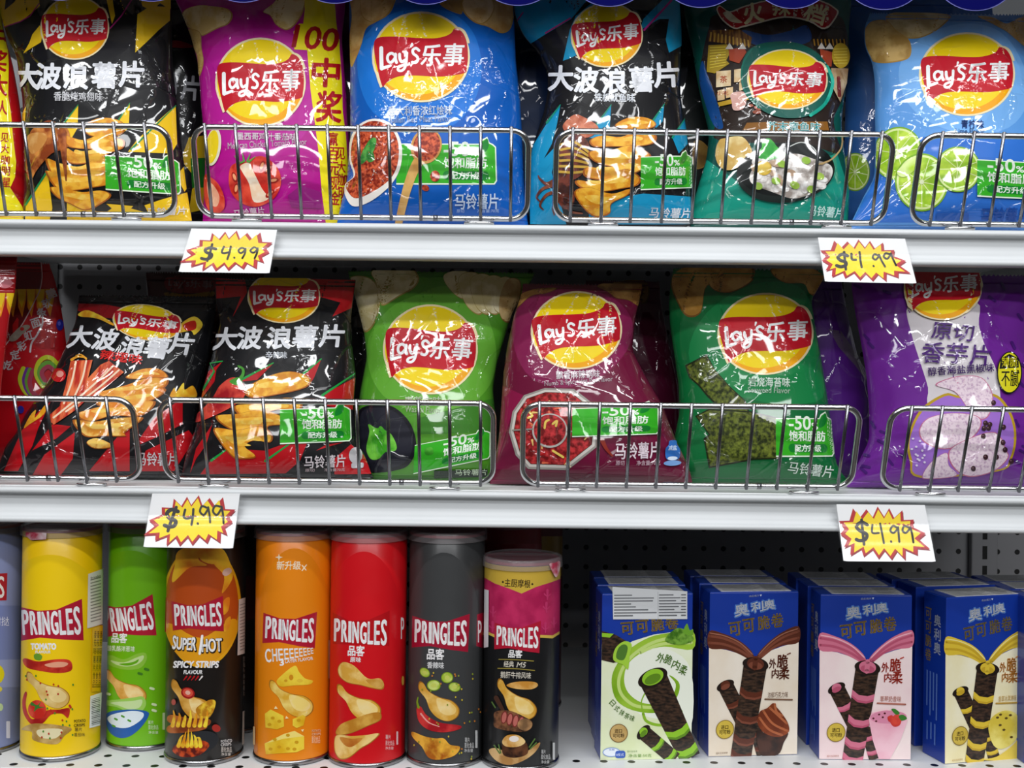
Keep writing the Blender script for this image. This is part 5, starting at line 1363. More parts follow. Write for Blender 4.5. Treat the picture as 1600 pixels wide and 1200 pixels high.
# yellow tomato canister
t, s = canister(96.5, 1.106, '#f4c600', 'yellow tomato crisp canister, second from the left')
a = can_art(t, s).zoom(0, 800, 3); arch(a, 235, 560, 280, 360, '#f4cc0a')
shield(a, 240, 510, 290, 150, rot=-4)
a.part('flavour_lettering').text('TOMATO', 204, 630, 116, 27, WH, 0, 0, 0.15).text('FLAVOUR', 202, 656, 70, 12, WH, 0, 0, 0.10)
a.part('food_print')
a.blob([(108, 700), (120, 685), (180, 700), (260, 690), (320, 692), (338, 715), (330, 745), (270, 755), (190, 745), (130, 730)], gp('#a81c14', '#d8402c', 70)).blob([(210, 715), (270, 702), (318, 708), (300, 725), (240, 728)], '#e8a080')
a.blob([(165, 690), (160, 670), (178, 662), (198, 675), (190, 695)], '#6a9a2c')
curled(a, 225, 825, 0.98, 14, lo='#d8b060', hi='#e8cc88')
a.blob([(118, 845), (128, 850), (122, 900), (135, 950), (160, 970), (220, 930), (280, 925), (325, 920), (318, 965), (290, 945), (240, 950), (200, 990), (150, 995), (115, 950), (106, 890)], gp('#a01414', '#c83424', 70))
a.ell(175, 925, 42, 44, gp('#c8281c', '#e0503a', 60)); a.blob([(150, 890), (175, 905), (195, 885), (185, 910), (210, 915), (180, 920), (160, 935), (165, 912), (145, 905)], '#3f7a2c')
a.blob([(102, 1018), (170, 990), (330, 1010), (300, 1050), (262, 1088), (160, 1070), (150, 1030)], gp('#a8803c', '#cfae6c', 60)).blob([(180, 1020), (290, 1018), (260, 1060), (190, 1055)], '#e8dcb0')
r = random.Random(2)
for k in range(26): a.ell(r.uniform(115, 350), r.uniform(760, 1060), 4, 5, ('#4f8a2c', '#b8321c')[k % 2])
a.stroke([(325, 905), (330, 915)], 10, '#c03020', False)
a.part('small_print').text('POTATO', 372, 978, 52, 13, '#4a3a08', -4, 0, 0.05).text('CRISPS', 370, 998, 50, 13, '#4a3a08', -4, 0, 0.05).text('薯片', 365, 1018, 34, 18, '#4a3a08').text('番茄味', 370, 1042, 50, 18, '#4a3a08')
a.part('import_sticker').poly([(410, 290), (480, 265), (475, 525), (405, 545)], '#e6e2d4')
for k in range(14): a.stroke([(422, 318 + k * 15), (466, 306 + k * 15)], 5, '#8a8678', False)
a.text('Pringles', 444, 305, 46, 14, '#5a564c', -16)
a.part('side_panel').poly([(428, 545), (476, 530), (462, 840), (424, 842)], '#e8b800')
for k in range(3): a.text('番茄味薯片食品', 437 + k * 13, 690, 11, 270, '#4a3a08', 2, vert=True)
a.part('barcode').poly([(418, 862), (470, 845), (462, 1000), (414, 1012)], '#eef0e8')
for k in range(16): a.stroke([(424, 878 + k * 8), (460, 868 + k * 8)], 2 + (k * 7 % 3), '#3a3a30', False)
a.build()

a = can_art(t, Can(s.x, s.y, CAN_R + 0.0026)).zoom(0, 800, 3).part('foil_tab').poly([(120, 94), (218, 98), (216, 128), (145, 132), (122, 112)], gp('#b83850', '#f0dce0', 60)); a.build()

# green canister
t, s = canister(228, 1.138, '#66b008', 'bright green crisp canister between the yellow and the super hot canisters')
a = can_art(t, s).zoom(0, 800, 3); arch(a, 610, 560, 250, 380, '#6fb50e')
shield(a, 600, 492, 245, 150, rot=-7)
a.part('second_name_label').poly([(776, 400), (830, 390), (830, 570), (772, 562)], REDP)
a.part('brand_lettering').text('品客', 560, 590, 72, 46, WH, 2, 0, 0.05)
a.part('flavour_lettering').text('酸乳酪洋葱味', 568, 640, 128, 26, '#e8f2d4', 2, 0, 0.03)
a.part('food_print')
a.blob([(500, 690), (520, 670), (580, 690), (640, 665), (680, 660), (688, 690), (660, 730), (600, 740), (540, 728), (505, 710)], '#8cc03c').blob([(520, 695), (580, 705), (640, 682), (672, 672), (670, 692), (640, 716), (590, 724), (545, 715)], '#c4dc94').blob([(560, 712), (620, 704), (650, 690), (640, 708), (600, 720)], '#62a80a')
curled(a, 590, 815, 0.95, 16, lo='#d89c3c', hi='#f0c070')
a.blob([(495, 885), (540, 880), (620, 870), (670, 865), (685, 900), (660, 935), (600, 935), (550, 915), (500, 905)], '#9ccc58').blob([(520, 893), (620, 885), (666, 880), (655, 915), (610, 925), (560, 908)], '#c8dfa0')
a.blob([(495, 965), (520, 935), (620, 925), (690, 935), (694, 960), (660, 1010), (610, 1050), (560, 1058), (515, 1030)], '#1f5aa8').blob([(505, 968), (540, 945), (620, 932), (672, 942), (660, 975), (600, 1010), (540, 1005)], '#dfeaf2')
for x, y in ((540, 968), (572, 955), (602, 975), (530, 1000)): a.stroke([(x, y), (x + 10, y + 5)], 9, '#4f9a2c', False)
for x, y in ((650, 755), (680, 735), (705, 825), (715, 900), (715, 928), (503, 850)): a.stroke([(x, y), (x + 14, y + 4)], 12, '#d4e4b0' if y > 800 else '#3f7a1c', False)
a.part('small_print').text('薯片', 706, 985, 26, 18, '#dcebc0').text('膨化食品', 718, 1008, 46, 22, '#dcebc0').text('净含量', 718, 1032, 46, 14, '#dcebc0').rr(760, 940, 776, 1020, 3, '#cfe0a8'); a.build()

# super hot canister
t, s = canister(320.5, 1.100, '#191412', 'black super hot crisp canister with flames, under the starburst card')
a = can_art(t, s).zoom(230, 800, 3).part('flame_panel')
a.ell(255, 440, 185, 290, '#e8a818').ell(255, 435, 172, 278, '#b84a12')
a.blob([(100, 520), (250, 590), (400, 500), (420, 560), (360, 660), (270, 715), (170, 690), (110, 620)], '#e09a14')
for p in ([(150, 180), (260, 150), (240, 220), (280, 250), (200, 260), (120, 330), (130, 250)], [(300, 170), (360, 180), (400, 280), (390, 330), (350, 380), (360, 300), (310, 240)], [(355, 420), (385, 400), (380, 460), (355, 480)], [(365, 510), (390, 490), (385, 540), (360, 560)], [(230, 180), (290, 165), (320, 240), (260, 230)]): a.blob(p, gp('#e07a14', '#f2c02a', 30), 5)
a.blob([(360, 270), (385, 262), (395, 280), (370, 300), (352, 290)], '#e0b8a8')
shield(a, 238, 478, 232, 128, rot=-3)
a.part('flavour_lettering').text('SUPER', 177, 621, 112, 58, '#2a1a10', 4, 0, 0.22, env=0.2).text('SUPER', 175, 618, 108, 54, WH, 4, 0, 0.10, env=0.2).text('HOT', 304, 627, 96, 64, '#2a1a10', -2, 0, 0.20).text('HOT', 302, 624, 92, 60, WH, -2, 0, 0.08).stroke([(258, 580), (246, 664)], 11, WH, False)
a.text('SPICY STRIPS', 230, 714, 208, 30, WH, 0, 0.15, 0.14).text('FLAVOUR', 216, 750, 86, 18, WH, 0, 0.1, 0.08)
for k in range(5): a.stroke([(186 + k * 18, 770), (172 + k * 18, 788)], 8, '#b8141c' if k < 4 else '#e8e0dc', False, w1=3)
a.part('food_print')
curled(a, 208, 875, 1.0, 22, lo='#c88c2c', hi='#eab860')
a.ell(192, 848, 32, 26, '#a01818', 20).ell(192, 846, 24, 19, '#d8503c', 20).ell(192, 846, 12, 10, '#e8b09c', 20)
a.blob([(230, 920), (290, 880), (320, 890), (300, 950), (250, 960)], gp('#b87a14', '#f0c838', 180))
for p in ([(110, 950), (200, 965), (290, 970), (285, 1000), (200, 1005), (105, 985)], [(105, 1000), (200, 985), (280, 1005), (240, 1025), (110, 1035)]): a.blob(p, gp('#7a3414', '#b8642c', 60))
for k in range(7): a.stroke([(122 + k * 25, 1000), (130 + k * 25, 960), (126 + k * 26, 930 + (k % 3) * 12)], 20, gp('#e09018', '#f8dc3c', 90), w1=4)
a.ell(228, 1085, 108, 55, '#2a2c30', -16).blob([(120, 1110), (170, 1075), (260, 1070), (290, 1095), (240, 1140), (160, 1145)], gp('#5a1410', '#c84a1c', 190))
for k in range(6): a.stroke([(150 + k * 20, 1095), (160 + k * 17, 1060), (172 + k * 12, 1015 + abs(k - 2) * 14)], 20, gp('#e09018', '#f8dc3c', 90), w1=3)
a.ell(128, 890, 10, 14, '#b05048').ell(322, 1012, 20, 17, '#a83028', 30)
a.part('small_print').text('POTATO', 368, 1072, 50, 13, WH, -6, 0, 0.04).text('CRISPS', 366, 1088, 48, 13, WH, -6, 0, 0.04).text('膨化食品', 368, 1112, 48, 26, '#d8d0c8').text('净含量', 366, 1134, 44, 14, '#d8d0c8')
a.part('import_sticker').poly([(425, 410), (466, 396), (460, 660), (418, 672)], '#cfc6c0')
for k in range(15): a.stroke([(430, 436 + k * 15), (458, 426 + k * 15)], 4, '#8a827c', False)
a.part('side_panel')
for k in range(2): a.text('烈焰牛排味薯片', 446 + k * 8, 770, 8, 190, '#8a8078', vert=True)
a.part('barcode').poly([(440, 935), (455, 928), (452, 1080), (438, 1092)], '#b8b4ac'); a.build()

# orange cheese canister
t, s = canister(458.5, 1.103, '#ea8206', 'orange cheese crisp canister with yellow cheese blocks')
a = can_art(t, s).zoom(230, 800, 3); arch(a, 690, 520, 170, 350, '#e8860c')
a.part('upgrade_lettering').text('新升级', 664, 250, 112, 40, '#f4e2c4', 0, 0.05, 0.03).poly([(618, 196), (622, 208), (636, 212), (622, 216), (618, 230), (614, 216), (600, 212), (614, 208)], '#f4e2c4').stroke([(726, 250), (744, 272)], 5, '#f4e2c4').stroke([(746, 248), (726, 274)], 5, '#f4e2c4')
shield(a, 668, 545, 240, 132, rot=2)
a.part('flavour_lettering')
xs = 552.0
for i, ch in enumerate('CHEEEEEEEE'):
    w = 33 - 1.9 * i if i else 36; hh = 62 - 3.9 * i
    if i: a.layer -= 1
    a.text(ch, xs + w * 0.42, 642 - i * 0.6 + hh / 2, w * 0.70, hh, WH, -4, 0, 0.07); xs += w * 0.92
a.text('3', 631, 705, 18, 28, WH, -6, 0, 0.12).text('LAYER FLAVOR', 712, 693, 130, 15, WH, -7, 0, 0.06)
a.part('food_print'); CH = gp('#dfae18', '#f2d440', 40)
a.blob([(608, 800), (620, 775), (690, 720), (712, 750), (740, 780), (775, 790), (760, 808), (690, 812), (630, 818)], CH, 4).ell(675, 775, 10, 13, '#d08a14').ell(650, 790, 8, 6, '#d0981c').ell(715, 790, 14, 8, '#e8c23a')
curled(a, 675, 865, 1.0, 14, lo='#dca832', hi='#f4d878')
a.poly([(553, 945), (580, 925), (640, 955), (642, 1005), (610, 1018), (556, 1010)], CH).poly([(682, 970), (730, 950), (742, 958), (732, 1000), (700, 1012), (682, 1000)], CH)
a.poly([(552, 1085), (640, 1040), (690, 1025), (735, 1050), (735, 1110), (700, 1125), (558, 1135)], CH).poly([(552, 1085), (640, 1040), (690, 1025), (735, 1050), (640, 1062)], '#f6e078')
for x, y in ((590, 965), (620, 980), (575, 995), (620, 1100), (580, 1110), (660, 1108), (700, 1078), (710, 975), (600, 1065), (660, 1045), (690, 1110)): a.ell(x, y, 9, 7, '#cf9c16')
for p in ([(604, 908), (614, 922), (596, 922)], [(652, 955), (664, 966), (648, 968)], [(720, 1020), (734, 1016), (728, 1030)], [(742, 940), (748, 930), (746, 946)]): a.poly(p, '#f8e4a8')
a.part('small_print').text('POTATO', 790, 1024, 40, 11, '#f8dcb4', -3, 0, 0.04).text('CRISPS', 790, 1040, 40, 11, '#f8dcb4', -3, 0, 0.04).text('膨化食品', 788, 1066, 38, 34, '#f8dcb4').rr(846, 600, 852, 780, 2, '#d8b48c').rr(500, 1005, 510, 1090, 2, '#f0c890'); a.build()

# red original canister
t, s = canister(575.5, 1.098, '#cc0814', 'red original crisp canister with four stacked crisps')
a = can_art(t, s).zoom(500, 800, 3); arch(a, 205, 520, 175, 335, '#cf0c18')
a.part('name_label').poly([(60, 470), (140, 510), (230, 505), (326, 462), (324, 628), (60, 618)], '#b50612')
shield(a, 190, 556, 262, 138, bg=None, rot=1)
a.part('second_name_lettering').text('P', 386, 545, 14, 100, WH, 0, 0, 0.06)
a.part('brand_lettering').text('品客', 170, 650, 76, 48, WH, 2, 0, 0.05)
a.part('flavour_lettering').text('原味', 167, 692, 50, 24, WH, 2, 0, 0.03)
a.part('food_print')
crunch(a, [(85, 730), (110, 703), (160, 720), (210, 770), (240, 785), (285, 782), (300, 810), (290, 832), (240, 825), (190, 812), (130, 800), (92, 770)])
a.blob([(215, 790), (250, 783), (290, 790), (298, 815), (270, 826)], gp('#c88e34', '#e2b460', 60))
curled(a, 182, 885, 1.0, 14)
crunch(a, [(75, 1030), (100, 995), (160, 970), (230, 945), (280, 940), (282, 975), (220, 1005), (150, 1035), (90, 1048)], lo='#c08024', hi='#dca848')
crunch(a, [(70, 1060), (90, 1045), (150, 1050), (220, 1045), (280, 1038), (240, 1080), (190, 1110), (140, 1150), (95, 1158), (70, 1120)])
a.blob([(95, 1055), (150, 1062), (200, 1060), (150, 1100), (115, 1090)], gp('#b8641c', '#d08a34', 60))
a.part('small_print').text('薯片', 318, 1054, 24, 22, '#f0c8c8').text('膨化食品', 326, 1082, 40, 24, '#f0c8c8').text('净含量', 324, 1106, 38, 14, '#f0c8c8').rr(356, 1028, 364, 1090, 2, '#f0c8c8')
a.ell(386, 790, 6, 22, '#d8a040'); a.build()

# charcoal canister
t, s = canister(697.5, 1.100, '#333435', 'charcoal grey crisp canister with green and red chillies')
a = can_art(t, s).zoom(500, 800, 3); arch(a, 580, 520, 165, 330, '#3d3e3f')
shield(a, 566, 560, 258, 138, bg='#a01230', rot=1)
a.part('second_name_label').poly([(735, 480), (770, 470), (770, 640), (732, 628)], '#a01230').text('P', 748, 560, 16, 100, WH, 0, 0, 0.06)
a.part('brand_lettering').text('品客', 542, 666, 78, 50, WH, 2, 0, 0.05)
a.part('flavour_lettering').text('香辣味', 542, 718, 78, 30, '#e4e4e4', 2, 0, 0.03)
a.part('food_print')
for x, y, rx, ry, ro in ((492, 752, 26, 20, 40), (596, 776, 28, 26, 0), (534, 812, 32, 26, 0), (630, 820, 28, 22, 10)): a.ell(x, y, rx, ry, '#7c9a1c', ro).ell(x, y, rx * 0.85, ry * 0.85, gp('#a4bc34', '#cfdc78', 90), ro).ell(x, y, rx * 0.4, ry * 0.4, '#c8d060', ro)
curled(a, 556, 880, 0.98, 20, lo='#d8a038', hi='#f0c870')
a.blob([(455, 918), (475, 912), (500, 950), (560, 985), (655, 1000), (650, 1018), (580, 1032), (510, 1020), (465, 980)], gp('#a81420', '#d83a38', 60)); a.stroke([(464, 915), (458, 890), (462, 868)], 12, '#7aa028', w1=5); a.stroke([(475, 945), (510, 985), (560, 1005)], 8, '#f0a8a0', w1=3)
a.blob([(430, 1040), (440, 1030), (490, 1050), (540, 1060), (580, 1060), (610, 1090), (655, 1100), (630, 1140), (560, 1160), (510, 1150), (480, 1100), (445, 1065)], gp('#a85a0c', '#f0b43c', 60))
r = random.Random(3)
for k in range(40): a.ell(r.uniform(440, 750), r.uniform(740, 1160), 3.5, 4.5, ('#c8b034', '#8a9a30', '#c87a30')[k % 3])
a.part('small_print').text('薯片', 686, 1066, 22, 22, '#d0d0d0').text('膨化食品', 695, 1092, 42, 26, '#d0d0d0').text('净含量', 692, 1116, 40, 16, '#d0d0d0').rr(722, 1022, 732, 1104, 2, '#d0d0d0'); a.build()

# short black and pink canister
t, s = canister(815, 1.094, '#161618', 'short black and raspberry crisp canister with a gold top band', h=0.1840, foil='#8a2a40')
a = can_art(t, s).zoom(720, 800, 3).part('pink_band')
a.poly([(80, 240), (500, 240), (480, 560), (430, 592), (360, 588), (160, 588), (130, 575), (80, 578)], '#d8b850').poly([(80, 240), (500, 240), (480, 548), (430, 578), (360, 575), (160, 575), (130, 562), (80, 565)], gp('#a8184c', '#c42a5e', 40))
a.part('gold_band').poly([(90, 230), (500, 230), (480, 308), (420, 330), (350, 352), (285, 382), (230, 360), (160, 335), (90, 295)], '#c8a63c')
a.part('band_lettering').text('主厨摩根', 266, 334, 120, 38, '#2a1c10', 3, 0, 0.02).poly([(198, 322), (204, 328), (198, 334), (192, 328)], '#2a1c10').poly([(335, 332), (341, 338), (335, 344), (329, 338)], '#2a1c10')
a.part('fleur_print')
for x, y in ((152, 470), (150, 540), (405, 390), (400, 450), (435, 520), (395, 545)):
    a.stroke([(x, y - 24), (x, y + 20)], 12, '#c8366a', False, w1=6); a.stroke([(x - 14, y - 6), (x, y + 6), (x + 14, y - 6)], 7, '#c8366a', w1=4)
shield(a, 266, 580, 205, 116, rot=1)
a.part('brand_lettering').text('品客', 256, 664, 62, 36, WH, 2, 0, 0.05)
a.part('flavour_lettering').text('经典', 226, 712, 46, 28, '#ece4d4', 2, 0, 0.02).text('M5', 284, 716, 40, 24, '#ece4d4', 2, 0.2, 0.02).text('鹅肝牛排风味', 258, 764, 140, 30, '#ece4d4', 2, 0, 0.02).stroke([(180, 690), (260, 692), (340, 698)], 4, '#9a8a3c').stroke([(176, 732), (260, 734), (345, 742)], 4, '#9a8a3c')
a.part('food_print')
a.blob([(215, 812), (260, 795), (340, 795), (360, 812), (330, 830), (260, 828)], gp('#c88a34', '#e8b86c', 60))
curled(a, 262, 872, 0.98, 24, lo='#d8a038', hi='#f0cc74')
a.stroke([(168, 870), (200, 930)], 22, '#4a2c20', False, w1=16)
a.blob([(158, 970), (165, 935), (230, 930), (300, 960), (336, 985), (320, 1020), (270, 1030), (200, 1020), (160, 1005)], gp('#3a2418', '#8a5a3c', 120))
for k in range(4): a.ell(205 + k * 26, 962 + k * 8, 15, 30, '#7a2e2a', 10).ell(205 + k * 26, 962 + k * 8, 10, 25, '#c06a60', 10)
a.ell(300, 995, 34, 28, gp('#7a5a3c', '#b88a5c', 90))
a.blob([(135, 1118), (170, 1105), (230, 1130), (300, 1125), (368, 1078), (350, 1120), (300, 1160), (230, 1184), (170, 1165)], gp('#b08048', '#dcb47c', 60))
a.blob([(195, 1100), (205, 1080), (260, 1070), (305, 1080), (312, 1130), (260, 1150), (205, 1140)], gp('#2a1610', '#6a4028', 90)).blob([(196, 1075), (220, 1045), (270, 1045), (302, 1075), (270, 1098), (215, 1098)], gp('#c88a34', '#f0cc8c', 60)).ell(250, 1062, 22, 14, '#f4e8e0')
for q in ([(160, 1092), (185, 1130)], [(180, 1090), (190, 1128)], [(345, 1062), (320, 1100)], [(352, 1080), (325, 1108)], [(150, 890), (165, 915)]): a.stroke(q, 6, '#5a7a3c', False)
a.part('small_print').text('薯片', 384, 1122, 20, 20, '#d0d0d0').text('膨化食品', 394, 1146, 42, 24, '#d0d0d0').text('净含量', 392, 1170, 38, 16, '#d0d0d0').rr(426, 1080, 436, 1160, 2, '#d0d0d0')
a.part('side_sticker').poly([(116, 362), (136, 366), (134, 632), (114, 636)], '#e4e0e4')
a.build()
# torn corner of the foil hanging over the rim of the lid
a = can_art(t, Can(s.x, s.y, CAN_R + 0.0026)).zoom(720, 800, 3).part('foil_tab').blob([(415, 245), (440, 238), (464, 232), (462, 275), (448, 305), (434, 290)], gp('#b83850', '#f0dce0', 60)); a.build()
a = None

# canisters in the second rank
def back_can(px, d, colour, label, h=0.2070, bits=()):
    t, s = canister(px, d, colour, label, h, foil='#5a2028')
    a = can_art(t, s)
    for nm, pts, m in bits: a.part(nm).poly(pts, m)
    a.build()
back_can(368, 1.190, '#1a1414', 'dark crisp canister in shade behind the super hot canister', bits=[('name_label', [(384, 900), (402, 900), (402, 965), (384, 970)], '#3a1018')])  # red name label darkened, with shade put into its colour
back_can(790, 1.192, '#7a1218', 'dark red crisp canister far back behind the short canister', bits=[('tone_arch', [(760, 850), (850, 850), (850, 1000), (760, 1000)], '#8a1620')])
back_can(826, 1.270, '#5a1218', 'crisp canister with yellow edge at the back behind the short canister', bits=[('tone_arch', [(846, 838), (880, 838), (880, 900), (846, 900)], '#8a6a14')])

# ------------------------------------------------------------------ wafer roll boxes
BLU = '#12369a'
BW, BH, BD = 0.0856, 0.1535, 0.0350
box_art = lambda t, s: Art(t, s, lambda m: gloss(m, rough=0.35, coat=0.3), 9.0, 0.00015, 0.00002)
bp = lambda c1, c2, sc, **k: gloss(c1, c2, sc, rough=0.35, coat=0.3, **k)
STK = bp('#c4c4c4', '#d6d6d6', 260)

def wafer_box(fl, d, ang, label, group=None, flap=True):
    """one carton: fl is the photo pixel of its lower front left corner, ang the turn of its front"""
    x, _ = unroll(*fl); x = float(x) * d / F
    t = thing('wafer_box', (x, d, ZS[2] + 0.0002), label, 'wafer box', group)
    t.rotation_euler = (0, 0, ang)
    o = box_mesh('carton', (0, 0, 0), (BW, BD, BH), gloss(BLU, rough=0.35, coat=0.3), t, 0.0008)
    box_mesh('lid_flap', (0.0006, 0.0004, BH - 0.0006), (BW - 0.0006, BD - 0.002, BH + 0.0005), gloss('#163c9c', rough=0.35, coat=0.3), t)
    box_mesh('import_sticker', (0.011, 0.0012, BH + 0.0004), (BW - 0.007, BD - 0.0006, BH + 0.0009), STK, t)
    V, Q = [], []
    for k in range(9):                                       # lines of small print on the sticker
        y = 0.004 + k * 0.0033; w = (0.036, 0.030, 0.034, 0.038, 0.026)[k % 5]
        for x0, x1 in ((0.014, 0.014 + w), (0.056, 0.056 + w * 0.5)):
            b = len(V); V += [(x0, y, BH + 0.00096), (x1, y, BH + 0.00096), (x1, y + 0.0012, BH + 0.00096), (x0, y + 0.0012, BH + 0.00096)]; Q.append((b, b + 1, b + 2, b + 3))
    link('sticker_print', mesh('sticker_print', V, Q, gloss('#77797c', rough=0.5, coat=0.0), smooth=False), t)
    return t

def front(t):
    m = Vector(t.location)
    s = Plane(m, t.rotation_euler[2])
    return box_art(t, s)

def fix_parent(t, made):
    """print is laid in world space; express it in the turned carton's own space"""
    ca, sa = math.cos(-t.rotation_euler[2]), math.sin(-t.rotation_euler[2])
    for o in made.values():
        me = o.data; n = len(me.vertices); co = np.zeros(n * 3); me.vertices.foreach_get('co', co); co = co.reshape(-1, 3)
        x, y = co[:, 0] * ca - co[:, 1] * sa, co[:, 0] * sa + co[:, 1] * ca
        co[:, 0], co[:, 1] = x, y
        me.vertices.foreach_set('co', co.reshape(-1)); me.update()
        me.normals_split_custom_set_from_vertices([(0, -1, 0) if o['face'] == 'f' else (-1, 0, 0)] * n)
        del o['face']

def finish(t, *arts):
    for a, f in arts:
        mm = a.build()
        for o in mm.values(): o['face'] = f
        fix_parent(t, mm)

DW = bp('#17100c', '#4a3426', 170, stretch=(1, 1, 2.5), lo=0.4, hi=0.64)
def roll(a, x0, y0, x1, y1, w0, w1, cream, dark, stripes=(), mouth=True):
    """dark wafer roll from its open mouth (x0,y0) to its far end, with cream bands wound round it"""
    d = np.array((x1 - x0, y1 - y0), float); L = np.hypot(*d); d /= L; n = np.array((-d[1], d[0]))
    p = lambda k, s: np.array((x0, y0)) + d * L * k + n * s * ((w0 + (w1 - w0) * k) / 2)
    a.poly([p(0, -1), p(0.25, -1), p(0.5, -1), p(1, -1), p(1, 1), p(0.5, 1), p(0.25, 1), p(0, 1)], DW)
    for k in stripes:
        b = 0.17 * (w0 + w1) / L
        a.poly([p(k, -1.01), p(k + 0.035, -0.4), p(k + 0.035, 0.4), p(k - 0.01, 1.01), p(k - 0.01 + b, 1.01), p(k + 0.035 + b, 0.4), p(k + 0.035 + b, -0.4), p(k + b, -1.01)], cream)
        b2 = b * 0.7
        a.poly([p(k + b2, -1.01), p(k + 0.035 + b2, -0.4), p(k + 0.035 + b2, 0.4), p(k - 0.01 + b2, 1.01), p(k - 0.01 + b, 1.01), p(k + 0.035 + b, 0.4), p(k + 0.035 + b, -0.4), p(k + b, -1.01)], dark)
    if mouth:
        an = math.degrees(math.atan2(n[1], n[0]))
        if abs(an) > 90: an += 180
        a.ell(x0, y0, w0 / 2 + 2, w0 * 0.30, '#20140e', an).ell(x0, y0 - 1, w0 / 2 - 5, w0 * 0.26, cream, an).ell(x0, y0 + 2, w0 * 0.30, w0 * 0.16, dark, an)

def std_front(a, M, c):
    """the three swirl-and-rolls fronts share one layout, drawn in the strawberry box's frame (M maps it elsewhere)"""
    z = lambda pts: M(np.array(pts, float))
    kx = c.get('k', 1.0)
    a.part('front_panel')
    a.poly(z([(156, 575), (250, 590), (340, 620), (412, 640), (480, 610), (560, 585), (648, 568), (658, 1157), (165, 1143)]), bp(c['bg'], c['bg2'], 12))
    a.poly(z(catmull([(156, 490), (230, 505), (320, 545), (390, 605), (412, 660), (400, 660), (330, 620), (250, 588), (156, 576)], True, 4)), c['cream'])
    a.poly(z(catmull([(645, 486), (560, 510), (490, 555), (432, 610), (404, 665), (424, 660), (480, 612), (560, 582), (648, 568)], True, 4)), c['cream'])
    for q in ([(158, 515), (240, 532), (330, 575), (400, 640)], [(158, 550), (240, 562), (330, 600), (395, 645)]): a.stroke(z(catmull(q, False)), 13 * kx, c['hi'], False)
    for q in ([(645, 512), (570, 535), (500, 575), (425, 640)], [(645, 545), (570, 562), (500, 596), (440, 640)]): a.stroke(z(catmull(q, False)), 12 * kx, c['hi'], False)
    a.stroke(z(catmull([(160, 500), (240, 518), (325, 558), (395, 620)], False)), 6 * kx, c['lite'], False)
    a.stroke(z(catmull([(640, 498), (560, 522), (490, 565), (430, 622)], False)), 6 * kx, c['lite'], False)
    a.part('brand_lettering')
    for i, (ch, x, y, w, h) in enumerate((('奥', 330, 388, 80, 66), ('利', 415, 376, 70, 56), ('奥', 480, 368, 66, 54))):
        a.text(ch, x, y, w, h, '#5a8ad8', -6, 0, 0.11, fn=z); a.layer -= 1
    a.layer += 1
    for i, (ch, x, y, w, h) in enumerate((('奥', 330, 388, 74, 60), ('利', 415, 376, 64, 50), ('奥', 480, 368, 60, 48))):
        a.text(ch, x, y, w, h, '#eef2fa', -6, 0, 0.03, fn=z); a.layer -= 1
    a.layer += 1
    a.part('title_lettering')
    for ch, x, y in zip('可可脆卷', (296, 370, 452, 526), (484, 470, 458, 450)): a.text(ch, x, y, 64, 70, c.get('gold', '#a08444'), -6, 0, 0.035, fn=z); a.layer -= 1
    a.layer += 1
    a.part('flap_lettering').text('由此揭开', 396, 319, 54, 11, '#c8d2ea', 0, 0, 0.01, fn=z).poly(z([(426, 314), (438, 314), (432, 324)]), '#c8d2ea')
    a.part('wafer_print')
    def R(x0, y0, x1, y1, w0, w1, st, mouth=True):
        p0, p1 = z([(x0, y0), (x1, y1)]); roll(a, p0[0], p0[1], p1[0], p1[1], w0 * kx, w1 * kx, c['cream'], c['hi'], st, mouth)
    R(250, 775, 350, 960, 84, 84, (0.45,))
    R(412, 985, 470, 1150, 60, 70, (0.25, 0.7), False)
    R(412, 672, 345, 1146, 122, 106, (0.27, 0.54, 0.78, 0.95))
    a.stroke(z([(412, 640), (408, 690)]), 26 * kx, c['cream'], False)
    a.part('slogan_lettering')
    for ch, x, y, w, h in (('外', 506, 672, 38, 50), ('脆', 560, 660, 58, 66), ('内', 522, 724, 38, 48), ('柔', 572, 726, 56, 62)): a.text(ch, x, y, w, h, c['ink'], 0, 0, 0.03, fn=z); a.layer -= 1
    a.layer += 1
    a.stroke(z([(586, 628), (602, 622)]), 6 * kx, c['ink'], False)
    a.part('flavour_lettering').text(c['name'], 540, 836, 112, 30, c['ink2'], 1, 0, 0.0, fn=z).stroke(z([(470, 856), (620, 866)]), 2.5, c['ink2'], False)
    a.part('gold_seal').poly(z(ring(252, 1004, 50, 50)), '#8a701c').poly(z(ring(252, 1004, 46, 46)), bp('#b89a2c', '#d8bc4c', 30)).text('进口', 250, 992, 40, 22, '#4a3608', 0, 0, 0.03, fn=z).text('可可粉', 252, 1018, 62, 22, '#4a3608', 0, 0, 0.03, fn=z)
    a.part('small_print').text('图片仅供参考', 238, 1128, 64, 11, c['ink2'], 0, 0, 0.0, fn=z)

def affine(src, dst):
    A = np.column_stack([np.array(src, float), np.ones(3)]); B = np.linalg.solve(A, np.array(dst, float))
    return lambda p: np.asarray(p, float)[..., :2] @ B[:2] + B[2]

def quadmap(src, dst):
    """projective map of four corners"""
    A, b = [], []
    for (x, y), (u, v) in zip(src, dst):
        A += [[x, y, 1, 0, 0, 0, -u * x, -u * y], [0, 0, 0, x, y, 1, -v * x, -v * y]]; b += [u, v]
    h = np.linalg.solve(np.array(A, float), np.array(b, float))
    def f(p):
        p = np.asarray(p, float); w = h[6] * p[..., 0] + h[7] * p[..., 1] + 1
        return np.stack([(h[0] * p[..., 0] + h[1] * p[..., 1] + h[2]) / w, (h[3] * p[..., 0] + h[4] * p[..., 1] + h[5]) / w], -1)
    return f

